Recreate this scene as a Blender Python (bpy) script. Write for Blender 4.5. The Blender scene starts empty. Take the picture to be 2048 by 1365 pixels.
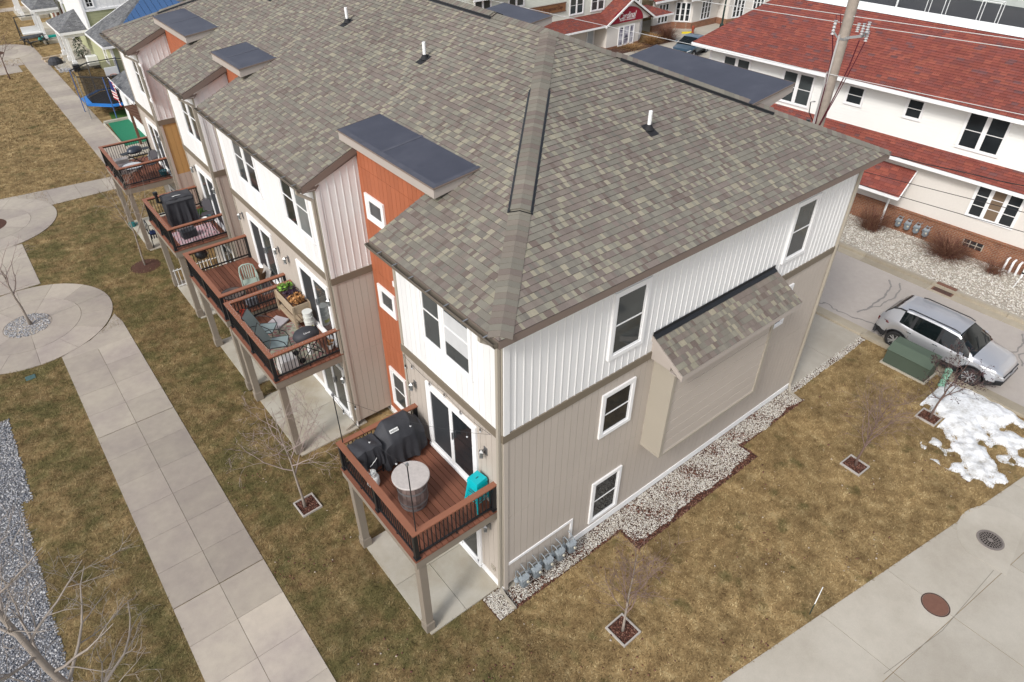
import bpy, math, random
import numpy as np
from mathutils import Vector, Matrix
random.seed(7); rng = np.random.default_rng(7)
C = bpy.context.scene.collection
PI = math.pi
def R(a): return math.radians(a)
class MB:
    """collects shapes; build() links them as one mesh object"""
    def __init__(s): s.v=[]; s.f=[]; s.mi=[]; s.tn=[]; s.uv=[]; s.m=0; s.t=0.; s.M=None
    def p(s,q):
        if s.M is not None: q=s.M@Vector(q)
        s.v.append((q[0],q[1],q[2])); return len(s.v)-1
    def fi(s,ix,uv=None): s.f.append(tuple(ix)); s.mi.append(s.m); s.tn.append(s.t); s.uv.append(uv)
    def poly(s,pts,uv=None): s.fi([s.p(q) for q in pts],uv)
    def box(s,a,b):
        x0,y0,z0=a; x1,y1,z1=b
        if x0>x1: x0,x1=x1,x0
        if y0>y1: y0,y1=y1,y0
        if z0>z1: z0,z1=z1,z0
        i=[s.p(q) for q in ((x0,y0,z0),(x1,y0,z0),(x1,y1,z0),(x0,y1,z0),(x0,y0,z1),(x1,y0,z1),(x1,y1,z1),(x0,y1,z1))]
        for q in ((0,3,2,1),(4,5,6,7),(0,1,5,4),(1,2,6,5),(2,3,7,6),(3,0,4,7)): s.fi([i[k] for k in q])
        return s
    def bar(s,a,b,w,h,up=(0,0,1)):
        a=Vector(a); b=Vector(b); d=(b-a).normalized(); u=Vector(up)
        if abs(d.dot(u))>.99: u=Vector((1,0,0))
        r=d.cross(u).normalized()*w/2; u=r.cross(d).normalized()*h/2
        i=[s.p(q) for q in (a-r-u,a+r-u,a+r+u,a-r+u,b-r-u,b+r-u,b+r+u,b-r+u)]
        for q in ((3,2,1,0),(4,5,6,7),(0,1,5,4),(1,2,6,5),(2,3,7,6),(3,0,4,7)): s.fi([i[k] for k in q])
        return s
    def tube(s,pts,r,n=6,cap=True):
        pts=[Vector(q) for q in pts]; rs=r if isinstance(r,(list,tuple)) else [r]*len(pts)
        rings=[]; pu=None
        for k,q in enumerate(pts):
            d=(pts[min(k+1,len(pts)-1)]-pts[max(k-1,0)]).normalized()
            if pu is None:
                pu=Vector((0,0,1)) if abs(d.z)<.9 else Vector((1,0,0))
            a=d.cross(pu); a=a.normalized() if a.length>1e-6 else d.orthogonal().normalized()
            b=a.cross(d); pu=b
            rings.append([s.p(q+(a*math.cos(2*PI*j/n)+b*math.sin(2*PI*j/n))*rs[k]) for j in range(n)])
        for A,B in zip(rings,rings[1:]):
            for j in range(n): s.fi((A[j],A[(j+1)%n],B[(j+1)%n],B[j]))
        if cap: s.fi(rings[0][::-1]); s.fi(rings[-1])
        return s
    def lathe(s,prof,c=(0,0,0),n=24,axis='z',cap=True):
        rings=[]
        for r,h in prof:
            rg=[]
            for j in range(n):
                a=2*PI*j/n; x,y=r*math.cos(a),r*math.sin(a)
                q=(x,y,h) if axis=='z' else ((h,x,y) if axis=='x' else (y,h,x))
                rg.append(s.p((c[0]+q[0],c[1]+q[1],c[2]+q[2])))
            rings.append(rg)
        for A,B in zip(rings,rings[1:]):
            for j in range(n): s.fi((A[j],A[(j+1)%n],B[(j+1)%n],B[j]))
        if not cap:
            A,B=rings[-1],rings[0]
            for j in range(n): s.fi((A[j],A[(j+1)%n],B[(j+1)%n],B[j]))
            return s
        if prof[0][0]>1e-5: s.fi(rings[0][::-1])
        if prof[-1][0]>1e-5: s.fi(rings[-1])
        return s
    def ball(s,c,r,n=8,sq=1.):
        k=max(3,n//2+1)
        return s.lathe([(max(r*math.sin(PI*i/k),1e-6),-r*sq*math.cos(PI*i/k)) for i in range(k+1)],c,n)
    def prism(s,pts,z0,z1):
        n=len(pts); a=[s.p((x,y,z0)) for x,y in pts]; b=[s.p((x,y,z1)) for x,y in pts]
        s.fi(a[::-1]); s.fi(b)
        for k in range(n): s.fi((a[k],a[(k+1)%n],b[(k+1)%n],b[k]))
        return s
    def ext(s,pts,d):
        """extrude a 3-D polygon along d"""
        d=Vector(d); n=len(pts); a=[s.p(Vector(q)) for q in pts]; b=[s.p(Vector(q)+d) for q in pts]
        s.fi(a[::-1]); s.fi(b)
        for k in range(n): s.fi((a[k],a[(k+1)%n],b[(k+1)%n],b[k]))
        return s
    def build(s,name,mats,parent=None,smooth=False,bevel=0,label=None,loc=None):
        me=bpy.data.meshes.new(name); me.from_pydata(s.v,[],s.f)
        for m in (mats if isinstance(mats,(list,tuple)) else [mats]): me.materials.append(m)
        if max(s.mi,default=0)>0: me.polygons.foreach_set('material_index',s.mi)
        if any(s.tn):
            a=me.attributes.new('tone','FLOAT','FACE'); a.data.foreach_set('value',s.tn)
        if any(u is not None for u in s.uv):
            l=me.uv_layers.new(name='UVMap'); d=[]
            for f,u in zip(s.f,s.uv): d+= [c for q in (u or [(0,0)]*len(f)) for c in q]
            l.data.foreach_set('uv',d)
        if smooth:
            me.polygons.foreach_set('use_smooth',[True]*len(me.polygons))
            if smooth is not True:
                me.set_sharp_from_angle(angle=R(smooth))
        me.validate(); me.update()
        o=bpy.data.objects.new(name,me); C.objects.link(o)
        if parent is not None: o.parent=parent
        if bevel:
            b=o.modifiers.new('bevel','BEVEL'); b.width=bevel; b.segments=2; b.limit_method='ANGLE'
        if label: o['label']=label
        if loc: o.location=loc
        return o
def tag(o,label,cat,group=None,kind=None):
    o['label']=label; o['category']=cat
    if group: o['group']=group
    if kind: o['kind']=kind
    return o
def struct(o,label=None):
    o['kind']='structure'
    if label: o['label']=label
    return o
def thing(name,label,cat,loc=(0,0,0),rz=0,group=None):
    o=bpy.data.objects.new(name,None); C.objects.link(o); o.location=loc; o.rotation_euler=(0,0,rz)
    o.empty_display_size=.2
    return tag(o,label,cat,group)
def dup(o,loc,rz=None,label=None,group=None,scale=None):
    def rec(a,par):
        c=a.copy(); C.objects.link(c)
        if par is not None: c.parent=par
        for ch in a.children: rec(ch,c)
        return c
    r=rec(o,None); r.location=loc
    if rz is not None: r.rotation_euler=(0,0,rz)
    if label: r['label']=label
    if group: r['group']=group
    if scale: r.scale=scale
    return r
def text(name,body,size,mat,M,parent=None,ext=.004,font_shear=0,sx=1):
    c=bpy.data.curves.new(name,'FONT'); c.body=body; c.size=size; c.extrude=ext; c.align_x='CENTER'; c.align_y='CENTER'; c.shear=font_shear
    t=bpy.data.objects.new(name,c); C.objects.link(t)
    dg=bpy.context.evaluated_depsgraph_get(); me=bpy.data.meshes.new_from_object(t.evaluated_get(dg))
    bpy.data.objects.remove(t)
    me.transform(M@Matrix.Diagonal((sx,1,1,1))); me.materials.clear(); me.materials.append(mat)
    o=bpy.data.objects.new(name,me); C.objects.link(o); o.parent=parent
    return o
def arr_mesh(name,V,F,mat,tone=None,smooth=False,parent=None):
    """numpy arrays -> mesh object: V (n,3), F (m,k)"""
    me=bpy.data.meshes.new(name); k=F.shape[1]
    me.vertices.add(len(V)); me.vertices.foreach_set('co',V.astype(np.float32).ravel())
    me.loops.add(F.size); me.loops.foreach_set('vertex_index',F.astype(np.int32).ravel())
    me.polygons.add(len(F)); me.polygons.foreach_set('loop_start',np.arange(0,F.size,k,dtype=np.int32))
    me.polygons.foreach_set('loop_total',np.full(len(F),k,np.int32))
    if smooth: me.polygons.foreach_set('use_smooth',np.ones(len(F),bool))
    me.update(calc_edges=True)
    if tone is not None:
        a=me.attributes.new('tone','FLOAT','FACE'); a.data.foreach_set('value',tone.astype(np.float32))
    me.materials.append(mat)
    o=bpy.data.objects.new(name,me); C.objects.link(o)
    if parent is not None: o.parent=parent
    return o

# ------------------------------------------------------------------ materials
class N:
    def __init__(s,name):
        s.m=bpy.data.materials.new(name); s.m.use_nodes=True; s.t=s.m.node_tree; s.n=s.t.nodes; s.b=s.n['Principled BSDF']
    def add(s,ty,**k):
        x=s.n.new(ty)
        for a,b in k.items():
            if a.startswith('i_'): x.inputs[int(a[2:])].default_value=b
            else: setattr(x,a,b)
        return x
    def ln(s,a,b):
        s.t.links.new(a,b)
    def pos(s): return s.add('ShaderNodeNewGeometry').outputs['Position']
    def noise(s,co,scale,det=3,rough=.55):
        x=s.add('ShaderNodeTexNoise'); x.inputs['Scale'].default_value=scale; x.inputs['Detail'].default_value=det; x.inputs['Roughness'].default_value=rough
        if co is not None: s.ln(co,x.inputs['Vector'])
        return x.outputs['Fac']
    def math(s,op,a,b=None,c=None):
        x=s.add('ShaderNodeMath',operation=op)
        for i,v in enumerate((a,b,c)):
            if v is None: continue
            if isinstance(v,(int,float)): x.inputs[i].default_value=v
            else: s.ln(v,x.inputs[i])
        return x.outputs[0]
    def ramp(s,f,stops,interp='LINEAR'):
        x=s.add('ShaderNodeValToRGB'); r=x.color_ramp; r.interpolation=interp
        while len(r.elements)<len(stops): r.elements.new(.5)
        for e,(p,c) in zip(r.elements,stops): e.position=p; e.color=(*c,1)
        s.ln(f,x.inputs[0]); return x.outputs['Color']
    def mix(s,f,a,b,mode='MIX'):
        x=s.add('ShaderNodeMix',data_type='RGBA',blend_type=mode)
        for i,v in ((0,f),(6,a),(7,b)):
            if isinstance(v,(int,float)): x.inputs[i].default_value=v
            elif isinstance(v,tuple): x.inputs[i].default_value=(*v,1)
            else: s.ln(v,x.inputs[i])
        return x.outputs[2]
    def tone(s,col,k=.25):
        a=s.add('ShaderNodeAttribute',attribute_name='tone')
        return s.scale(col,s.math('MULTIPLY_ADD',a.outputs['Fac'],k,1.))
    def scale(s,col,f):
        x=s.add('ShaderNodeVectorMath',operation='SCALE')
        if isinstance(col,tuple): x.inputs[0].default_value=col
        else: s.ln(col,x.inputs[0])
        if isinstance(f,(int,float)): x.inputs['Scale'].default_value=f
        else: s.ln(f,x.inputs['Scale'])
        return x.outputs[0]
    def bump(s,h,st=.3,d=.01):
        x=s.add('ShaderNodeBump'); x.inputs['Strength'].default_value=st; x.inputs['Distance'].default_value=d
        s.ln(h,x.inputs['Height']); s.ln(x.outputs[0],s.b.inputs['Normal'])
    def col(s,c):
        if isinstance(c,tuple): s.b.inputs['Base Color'].default_value=(*c,1)
        else: s.ln(c,s.b.inputs['Base Color'])
    def set(s,rough=.6,metal=0,spec=.3):
        s.b.inputs['Roughness'].default_value=rough; s.b.inputs['Metallic'].default_value=metal; s.b.inputs['Specular IOR Level'].default_value=spec
        return s.m
def mat(name,c,rough=.6,var=.1,sc=2.,metal=0,spec=.3,tone=.25,bump=0,bsc=60,var2=0,obj=False):
    """plain paint, plastic, metal, wood: base colour with soft large and fine variation"""
    n=N(name); co=n.pos()
    if obj: co=n.add('ShaderNodeTexCoord').outputs['Object']
    f=n.math('MULTIPLY_ADD',n.noise(co,sc,4),2*var,1-var)
    if var2: f=n.math('MULTIPLY',f,n.math('MULTIPLY_ADD',n.noise(co,sc*25,2),2*var2,1-var2))
    n.col(n.tone(n.scale(c,f),tone))
    if bump: n.bump(n.noise(co,bsc,2),bump,.01)
    return n.set(rough,metal,spec)
def s2l(r,g,b): return tuple((x/255/12.92 if x/255<=.04045 else ((x/255+.055)/1.055)**2.4) for x in (r,g,b))
W_SIDE=mat('white_siding',(.76,.76,.755),.55,.05,.8,var2=.03)
T_SIDE=mat('taupe_siding',(.455,.405,.355),.65,.06,.9,var2=.04,tone=.05)
O_SIDE=mat('orange_siding',(.36,.115,.055),.6,.06,1.,var2=.04)
Y_SIDE=mat('ochre_siding',(.42,.27,.11),.6,.06,1.)
TRIMW=mat('white_trim',(.8,.8,.8),.45,.03,1.)
TRIMB=mat('brown_trim',(.175,.145,.108),.55,.05,1.)
TRIMT=mat('beige_trim',(.36,.325,.27),.55,.05,1.)
FASC=mat('fascia_brown',(.19,.148,.125),.5,.06,1.)
GUTT=mat('gutter_metal',(.18,.155,.125),.4,.08,2.,metal=.2)
FASL=mat('fascia_beige',(.40,.355,.32),.55,.05,1.)
SOFF=mat('soffit',(.5,.47,.43),.6)
BLACK=mat('black_metal',(.014,.015,.017),.38,.1,4.,spec=.4)
RUBB=mat('black_rubber',(.02,.02,.022),.75,.15,6.)
PIPEW=mat('white_pipe',(.8,.8,.8),.4,.04,3.)
STEEL=mat('galvanised_steel',(.42,.43,.44),.4,.15,9.,metal=.75)
CHROME=mat('chrome',(.62,.63,.65),.2,.05,5.,metal=1.)
GREYM=mat('grey_meter_paint',(.27,.305,.33),.45,.12,14.)
GREYD=mat('grey_meter_body',(.17,.195,.215),.5,.15,14.)
def glass(name,c=(.018,.022,.025),rough=.06,spec=.55):
    n=N(name); co=n.pos()
    n.col(n.scale(c,n.math('MULTIPLY_ADD',n.noise(co,.9,2),1.2,.4)))
    n.bump(n.noise(co,1.1,1),.04,.02)
    return n.set(rough,0,spec)
GLASS=glass('window_glass'); GLASSG=glass('grey_glass',(.05,.058,.06)); CURT=mat('white_curtain',(.52,.53,.54),.7,.1,6.)
GLASSL=glass('light_glass',(.17,.185,.185),.12)
SCREEN=mat('door_screen',(.035,.038,.042),.5,.1,4.)
# composite decking
DECK=mat('deck_board',(.19,.075,.046),.6,.12,3.,tone=.22,var2=.1)
RAILW=mat('rail_cap',(.255,.105,.062),.5,.1,3.,tone=.15,var2=.06)
POST=mat('post_wrap',(.24,.205,.165),.6,.06,2.)
WOOD=mat('weathered_wood',(.42,.33,.23),.75,.2,6.,var2=.15)
WOODG=mat('grey_board',(.40,.37,.34),.75,.2,5.,var2=.12)
WOODD=mat('dark_stained_wood',(.16,.085,.055),.7,.15,6.,var2=.1)
def membrane():
    n=N('roof_membrane'); co=n.pos()
    c=n.ramp(n.noise(co,1.3,5,.6),[(.28,(.040,.042,.058)),(.5,(.048,.050,.068)),(.7,(.062,.064,.083)),(.9,(.10,.10,.115))])
    n.col(n.scale(c,n.math('MULTIPLY_ADD',n.noise(co,70,2),.3,.85))); n.bump(n.noise(co,40,2),.2,.004)
    return n.set(.5,0,.45)
MEMB=membrane()
MEMS=mat('membrane_lap',(.072,.074,.092),.55,.35,5.,var2=.15)
def shingle(name,cols,spread=.12,tabw=.2,var=.12,rowh=.17,gaps=True):
    """UV in metres: u along the eave, v up the slope; colour per tab, random widths"""
    n=N(name); uv=n.add('ShaderNodeUVMap').outputs[0]
    sp=n.add('ShaderNodeSeparateXYZ'); n.ln(uv,sp.inputs[0]); u,v=sp.outputs[0],sp.outputs[1]
    row=n.math('FLOOR',n.math('DIVIDE',n.math('ADD',v,.002),rowh))
    w=n.math('MULTIPLY_ADD',row,41.37,n.math('DIVIDE',u,tabw))
    vo=n.add('ShaderNodeTexVoronoi',voronoi_dimensions='1D',feature='F1'); vo.inputs['Scale'].default_value=1.; vo.inputs['Randomness'].default_value=.75
    n.ln(w,vo.inputs['W'])
    sc=n.add('ShaderNodeSeparateColor'); n.ln(vo.outputs['Color'],sc.inputs[0])
    c=n.ramp(sc.outputs[0],cols,'CONSTANT')
    ve=n.add('ShaderNodeTexVoronoi',voronoi_dimensions='1D',feature='DISTANCE_TO_EDGE'); ve.inputs['Scale'].default_value=1.; ve.inputs['Randomness'].default_value=.75
    n.ln(w,ve.inputs['W'])
    gap=n.math('LESS_THAN',ve.outputs['Distance'],.03)
    p=n.pos()
    f=n.math('MULTIPLY_ADD',sc.outputs[1],2*spread,1-spread)
    f=n.math('MULTIPLY',f,n.math('MULTIPLY_ADD',n.noise(p,.35,3),.3,.85))
    f=n.math('MULTIPLY',f,n.math('MULTIPLY_ADD',n.noise(p,55,2),2*var,1-var))
    c=n.scale(c,f)
    n.col(n.mix(n.math('MULTIPLY',gap,.55 if gaps else 0.),c,tuple(x*.35 for x in cols[0][1])))
    n.bump(n.noise(p,90,2),.35,.006)
    return n.set(.85,0,.25)
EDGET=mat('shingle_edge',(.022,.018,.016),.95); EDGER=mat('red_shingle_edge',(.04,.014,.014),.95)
def arch_shingle(name):
    """architectural shingle: broad mauve / grey-green runs with narrow pale and dark tabs let in; UV in metres"""
    n=N(name); uv=n.add('ShaderNodeUVMap').outputs[0]
    sp=n.add('ShaderNodeSeparateXYZ'); n.ln(uv,sp.inputs[0]); u,v=sp.outputs[0],sp.outputs[1]
    row=n.math('FLOOR',n.math('DIVIDE',n.math('ADD',v,.002),.147))
    def cells(w,off,rnd):
        x=n.math('MULTIPLY_ADD',row,off,n.math('DIVIDE',u,w)); vo=n.add('ShaderNodeTexVoronoi',voronoi_dimensions='1D',feature='F1'); vo.inputs['Scale'].default_value=1.; vo.inputs['Randomness'].default_value=rnd; n.ln(x,vo.inputs['W'])
        sc=n.add('ShaderNodeSeparateColor'); n.ln(vo.outputs['Color'],sc.inputs[0]); return sc.outputs
    c1=cells(.33,41.37,1.); c2=cells(.098,67.91,.9); p=n.pos()
    base=n.ramp(c1[0],[(0,(.174,.144,.126)),(.28,(.188,.160,.136)),(.52,(.180,.166,.138)),(.74,(.192,.178,.147)),(.92,(.168,.142,.122))],'CONSTANT')
    tab=n.ramp(c2[0],[(0,(.275,.250,.188)),(.4,(.248,.230,.175)),(.7,(.225,.212,.168))],'CONSTANT')
    drk=n.ramp(c2[1],[(0,(.152,.120,.104)),(.5,(.150,.138,.118))],'CONSTANT')
    k=n.math('LESS_THAN',c2[2],.23); k2=n.math('GREATER_THAN',c2[2],.86)
    c=n.mix(k2,n.mix(k,base,tab),drk)
    f=n.math('MULTIPLY_ADD',c2[1],.16,.92); f=n.math('MULTIPLY',f,n.math('MULTIPLY_ADD',n.noise(p,.3,4),.34,.83)); f=n.math('MULTIPLY',f,n.math('MULTIPLY_ADD',n.noise(p,70,2),.5,.75))
    n.col(n.scale(c,f)); n.bump(n.noise(p,90,2),.35,.006); return n.set(.88,0,.22)
SC=[(0,(.160,.132,.114)),(.25,(.180,.156,.130)),(.5,(.172,.160,.132)),(.75,(.192,.177,.145))]
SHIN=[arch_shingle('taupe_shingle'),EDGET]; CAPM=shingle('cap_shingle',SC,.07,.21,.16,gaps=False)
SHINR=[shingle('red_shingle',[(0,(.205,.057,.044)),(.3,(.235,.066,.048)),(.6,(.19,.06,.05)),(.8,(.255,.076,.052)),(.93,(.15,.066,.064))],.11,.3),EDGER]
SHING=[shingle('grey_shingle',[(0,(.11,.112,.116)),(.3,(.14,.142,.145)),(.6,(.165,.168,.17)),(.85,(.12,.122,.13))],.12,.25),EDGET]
def concrete(name,c,c2,stain=.5,sc=.5):
    n=N(name); co=n.pos()
    k=n.ramp(n.noise(co,sc,5,.6),[(.3,c2),(.62,c)])
    f=n.math('MULTIPLY_ADD',n.noise(co,45,3,.7),.26,.87)
    f=n.math('MULTIPLY',f,n.math('MULTIPLY_ADD',n.noise(co,4,3),.16,.92))
    n.col(n.tone(n.scale(k,f),.18)); n.bump(n.noise(co,60,2),.15,.004)
    return n.set(.85,0,.2)
CONC=concrete('path_concrete',(.39,.345,.285),(.305,.262,.235))
CONCP=concrete('patio_concrete',(.45,.425,.365),(.345,.305,.235),sc=.8)
CONCR=concrete('pavement_concrete',(.44,.405,.345),(.355,.32,.265),sc=.4)
CURB=concrete('kerb_concrete',(.38,.335,.26),(.31,.27,.205))
ROAD=concrete('road_surface',(.41,.37,.335),(.36,.325,.295),sc=.3)
JOINT=mat('joint_filler',(.22,.205,.17),.9); SEAL=mat('crack_sealant',(.22,.205,.195),.6,.2,3.)
def grass():
    n=N('dormant_grass'); co=n.pos(); sx=n.add('ShaderNodeSeparateXYZ'); n.ln(co,sx.inputs[0])
    left=n.add('ShaderNodeMapRange'); n.ln(sx.outputs[0],left.inputs[0]); left.inputs[1].default_value=1.; left.inputs[2].default_value=-1.5
    far=n.add('ShaderNodeMapRange'); n.ln(sx.outputs[1],far.inputs[0]); far.inputs[1].default_value=27.; far.inputs[2].default_value=34.; far.inputs[3].default_value=1.; far.inputs[4].default_value=.25
    gl=n.math('MULTIPLY',left.outputs[0],far.outputs[0])
    big=n.noise(co,.42,4,.6); mid=n.noise(co,1.6,4,.65)
    a=n.add('ShaderNodeAttribute',attribute_name='tone')
    dry=n.ramp(n.math('MULTIPLY_ADD',a.outputs['Fac'],.27,n.noise(co,2.6,5,.7)),[(.12,(.08,.05,.025)),(.36,(.172,.115,.054)),(.56,(.27,.19,.09)),(.85,(.46,.365,.20))])
    grn=n.ramp(n.math('MULTIPLY_ADD',a.outputs['Fac'],.24,n.noise(co,3.,4,.7)),[(.15,(.032,.036,.014)),(.5,(.08,.084,.03)),(.85,(.17,.155,.065))])
    g=n.math('ADD',n.math('MULTIPLY',big,.55),n.math('MULTIPLY',mid,.6))
    th=n.math('MULTIPLY_ADD',gl,-.175,.672)
    k=n.math('MULTIPLY',n.math('SUBTRACT',g,th),6.)
    x=n.add('ShaderNodeClamp'); n.ln(k,x.inputs[0])
    pv=n.math('MULTIPLY_ADD',n.noise(co,.75,5,.65),1.5,.27)
    dd=n.scale(dry,n.math('MULTIPLY',pv,n.math('MULTIPLY_ADD',gl,-.2,1.04)))
    y=n.add('ShaderNodeClamp'); n.ln(n.math('MULTIPLY',n.math('SUBTRACT',n.noise(co,1.15,4,.6),.585),9.),y.inputs[0])
    m1=n.mix(n.math('MULTIPLY',x.outputs[0],.68),dd,grn)
    n.col(n.mix(n.math('MULTIPLY',y.outputs[0],.62),m1,n.scale(grn,.8))); n.bump(n.noise(co,35,3),.5,.02)
    return n.set(.9,0,.1)
GRASS=grass()
def tonecol(name,stops,rough=.8,bump=0,spec=.2):
    n=N(name); a=n.add('ShaderNodeAttribute',attribute_name='tone'); co=n.pos()
    c=n.ramp(a.outputs['Fac'],stops)
    n.col(n.scale(c,n.math('MULTIPLY_ADD',n.noise(co,60,2),.3,.85))); return n.set(rough,0,spec)
STONE=tonecol('pale_gravel',[(0,(.24,.20,.17)),(.2,(.42,.37,.31)),(.5,(.58,.54,.47)),(.75,(.68,.65,.59)),(1,(.78,.77,.73))])
STONEG=tonecol('grey_gravel',[(0,(.10,.11,.13)),(.3,(.20,.21,.235)),(.6,(.32,.325,.34)),(.85,(.42,.40,.39)),(1,(.60,.60,.60))])
CHIP=tonecol('bark_chip',[(0,(.055,.024,.02)),(.4,(.125,.05,.036)),(.75,(.19,.085,.058)),(1,(.30,.18,.13))])
LEAFB=tonecol('leaf_scrap',[(0,(.09,.035,.035)),(.4,(.17,.075,.06)),(.7,(.24,.12,.07)),(1,(.55,.48,.4))])
SOIL=mat('bark_mulch',(.075,.036,.025),.95,.35,14.,var2=.3)
BARK=mat('grey_bark',(.29,.25,.215),.85,.25,9.,var2=.2)
BARKD=mat('dark_bark',(.15,.10,.085),.85,.25,9.)
TWIG=mat('twig',(.33,.265,.24),.8,.3,7.)
TWIGR=mat('reddish_twig',(.21,.145,.125),.8,.3,7.,tone=.6)
LEAFD=mat('dark_dry_leaf',(.05,.026,.03),.8,.3,9.,tone=.7)
SHRUB=tonecol('shrub_stem',[(0,(.08,.035,.028)),(.4,(.17,.075,.055)),(.75,(.26,.13,.085)),(1,(.34,.22,.13))])
GRASSO=tonecol('dry_ornamental_grass',[(0,(.15,.07,.03)),(.5,(.34,.19,.08)),(1,(.5,.33,.16))])
def brick():
    n=N('brick'); co=n.add('ShaderNodeTexCoord').outputs['Object']; sx=n.add('ShaderNodeSeparateXYZ'); n.ln(co,sx.inputs[0])
    cb=n.add('ShaderNodeCombineXYZ'); n.ln(n.math('ADD',sx.outputs[0],sx.outputs[1]),cb.inputs[0]); n.ln(sx.outputs[2],cb.inputs[1])
    b=n.add('ShaderNodeTexBrick'); n.ln(cb.outputs[0],b.inputs['Vector']); b.inputs['Scale'].default_value=1.
    b.inputs['Brick Width'].default_value=.21; b.inputs['Row Height'].default_value=.075; b.inputs['Mortar Size'].default_value=.008
    b.inputs['Color1'].default_value=(.27,.105,.05,1); b.inputs['Color2'].default_value=(.19,.07,.038,1); b.inputs['Mortar'].default_value=(.27,.22,.17,1)
    n.col(n.scale(b.outputs['Color'],n.math('MULTIPLY_ADD',n.noise(co,1.5,3),.7,.65))); n.bump(b.outputs['Fac'],-.3,.01)
    return n.set(.85)
BRICK=brick()
STUC=mat('cream_stucco',(.66,.625,.58),.8,.06,.6,var2=.05); SIDW=mat('white_lap_siding',(.78,.785,.755),.6,.04,.7)
SIDC=mat('pale_green_siding',(.66,.68,.60),.6,.05,.7); SIDG=mat('sage_siding',(.36,.37,.22),.65,.06,.8); SIDR=mat('redbrown_siding',(.17,.065,.04),.65)
COVER=mat('black_cover_fabric',(.036,.037,.043),.62,.25,5.,var2=.12,bump=.25,bsc=14,spec=.35)
PLUMB=mat('white_plastic',(.74,.75,.74),.4,.05,6.)
TEAL=mat('turquoise_paint',(.0,.42,.47),.32,.05,4.,spec=.5)
GREENT=mat('transformer_green',(.062,.082,.062),.5,.08,2.); GREENP=mat('pale_green_plastic',(.22,.42,.31),.5,.1,5.)
CARP=None
def carpaint(name,c,metal=.6,rough=.3):
    n=N(name); co=n.add('ShaderNodeTexCoord').outputs['Object']
    n.col(n.scale(c,n.math('MULTIPLY_ADD',n.noise(co,1.2,3),.1,.95))); n.b.inputs['Coat Weight'].default_value=.7; n.b.inputs['Coat Roughness'].default_value=.06
    return n.set(rough,metal,.5)
SILV=carpaint('silver_paint',(.52,.53,.56)); BLUEC=carpaint('blue_paint',(.035,.075,.11),.4)
TAILR=mat('tail_lamp_red',(.10,.008,.012),.15,.2,5.,spec=.5); LAMPW=mat('lamp_clear',(.5,.51,.52),.12,.1,5.,spec=.6); TYRE=mat('tyre_rubber',(.022,.022,.023),.8,.15,6.)
SNOW=None
def snow():
    n=N('old_snow'); co=n.pos()
    c=n.ramp(n.noise(co,3.2,7,.75),[(.28,(.36,.34,.30)),(.42,(.58,.58,.57)),(.55,(.76,.77,.78)),(.7,(.84,.86,.88))])
    n.col(c); n.bump(n.noise(co,12,4),.5,.03); n.b.inputs['Subsurface Weight'].default_value=.0
    return n.set(.7,0,.3)
SNOW=snow()
L=12.76; OH=.36; ZE=8.556; RX=L/2+.0875; S=(11.45-ZE)/(RX+OH); YE=26.93; YW=26.6
def zroof(x): return ZE+S*(x+OH)
def clip(poly,v,keep_above):
    out=[]
    for a,b in zip(poly,poly[1:]+poly[:1]):
        ia=(a[1]>=v) if keep_above else (a[1]<=v); ib=(b[1]>=v) if keep_above else (b[1]<=v)
        if ia: out.append(a)
        if ia!=ib:
            t=(v-a[1])/(b[1]-a[1]); out.append((a[0]+t*(b[0]-a[0]),v))
    return out
def shingles(mb,O,U,Vd,poly,h=.147,lift=.012,uo=0):
    """lay stepped courses over a convex (u,v) polygon; O,U,Vd place it in space"""
    O,U,Vd=Vector(O),Vector(U).normalized(),Vector(Vd).normalized(); n=U.cross(Vd)
    if n.z<0: n=-n
    v0=min(q[1] for q in poly); v1=max(q[1] for q in poly)
    k=math.floor(v0/h+1e-6)
    while k*h<v1-1e-6:
        a,b=max(k*h,v0),min((k+1)*h,v1)
        p=clip(clip(poly,a,True),b,False)
        if len(p)>2:
            def P(q): 
                f=1-(q[1]-k*h)/h; j=.0016*math.sin(q[0]*3.1+k*1.7)
                return O+U*q[0]+Vd*(q[1]+(j if abs(q[1]-a)<1e-6 and a>v0 else 0))+n*(lift*f)
            mb.poly([P(q) for q in p],[(q[0]+uo,q[1]) for q in p])
            lo=[q for q in p if abs(q[1]-a)<1e-6]
            if len(lo)>=2:
                u0=min(q[0] for q in lo); u1=max(q[0] for q in lo)
                q0=O+U*u0+Vd*a; q1=O+U*u1+Vd*a; e=1-(a-k*h)/h
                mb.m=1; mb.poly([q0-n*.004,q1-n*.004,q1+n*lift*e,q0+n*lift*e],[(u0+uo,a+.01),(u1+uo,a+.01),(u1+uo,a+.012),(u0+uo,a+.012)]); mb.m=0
        k+=1
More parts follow.
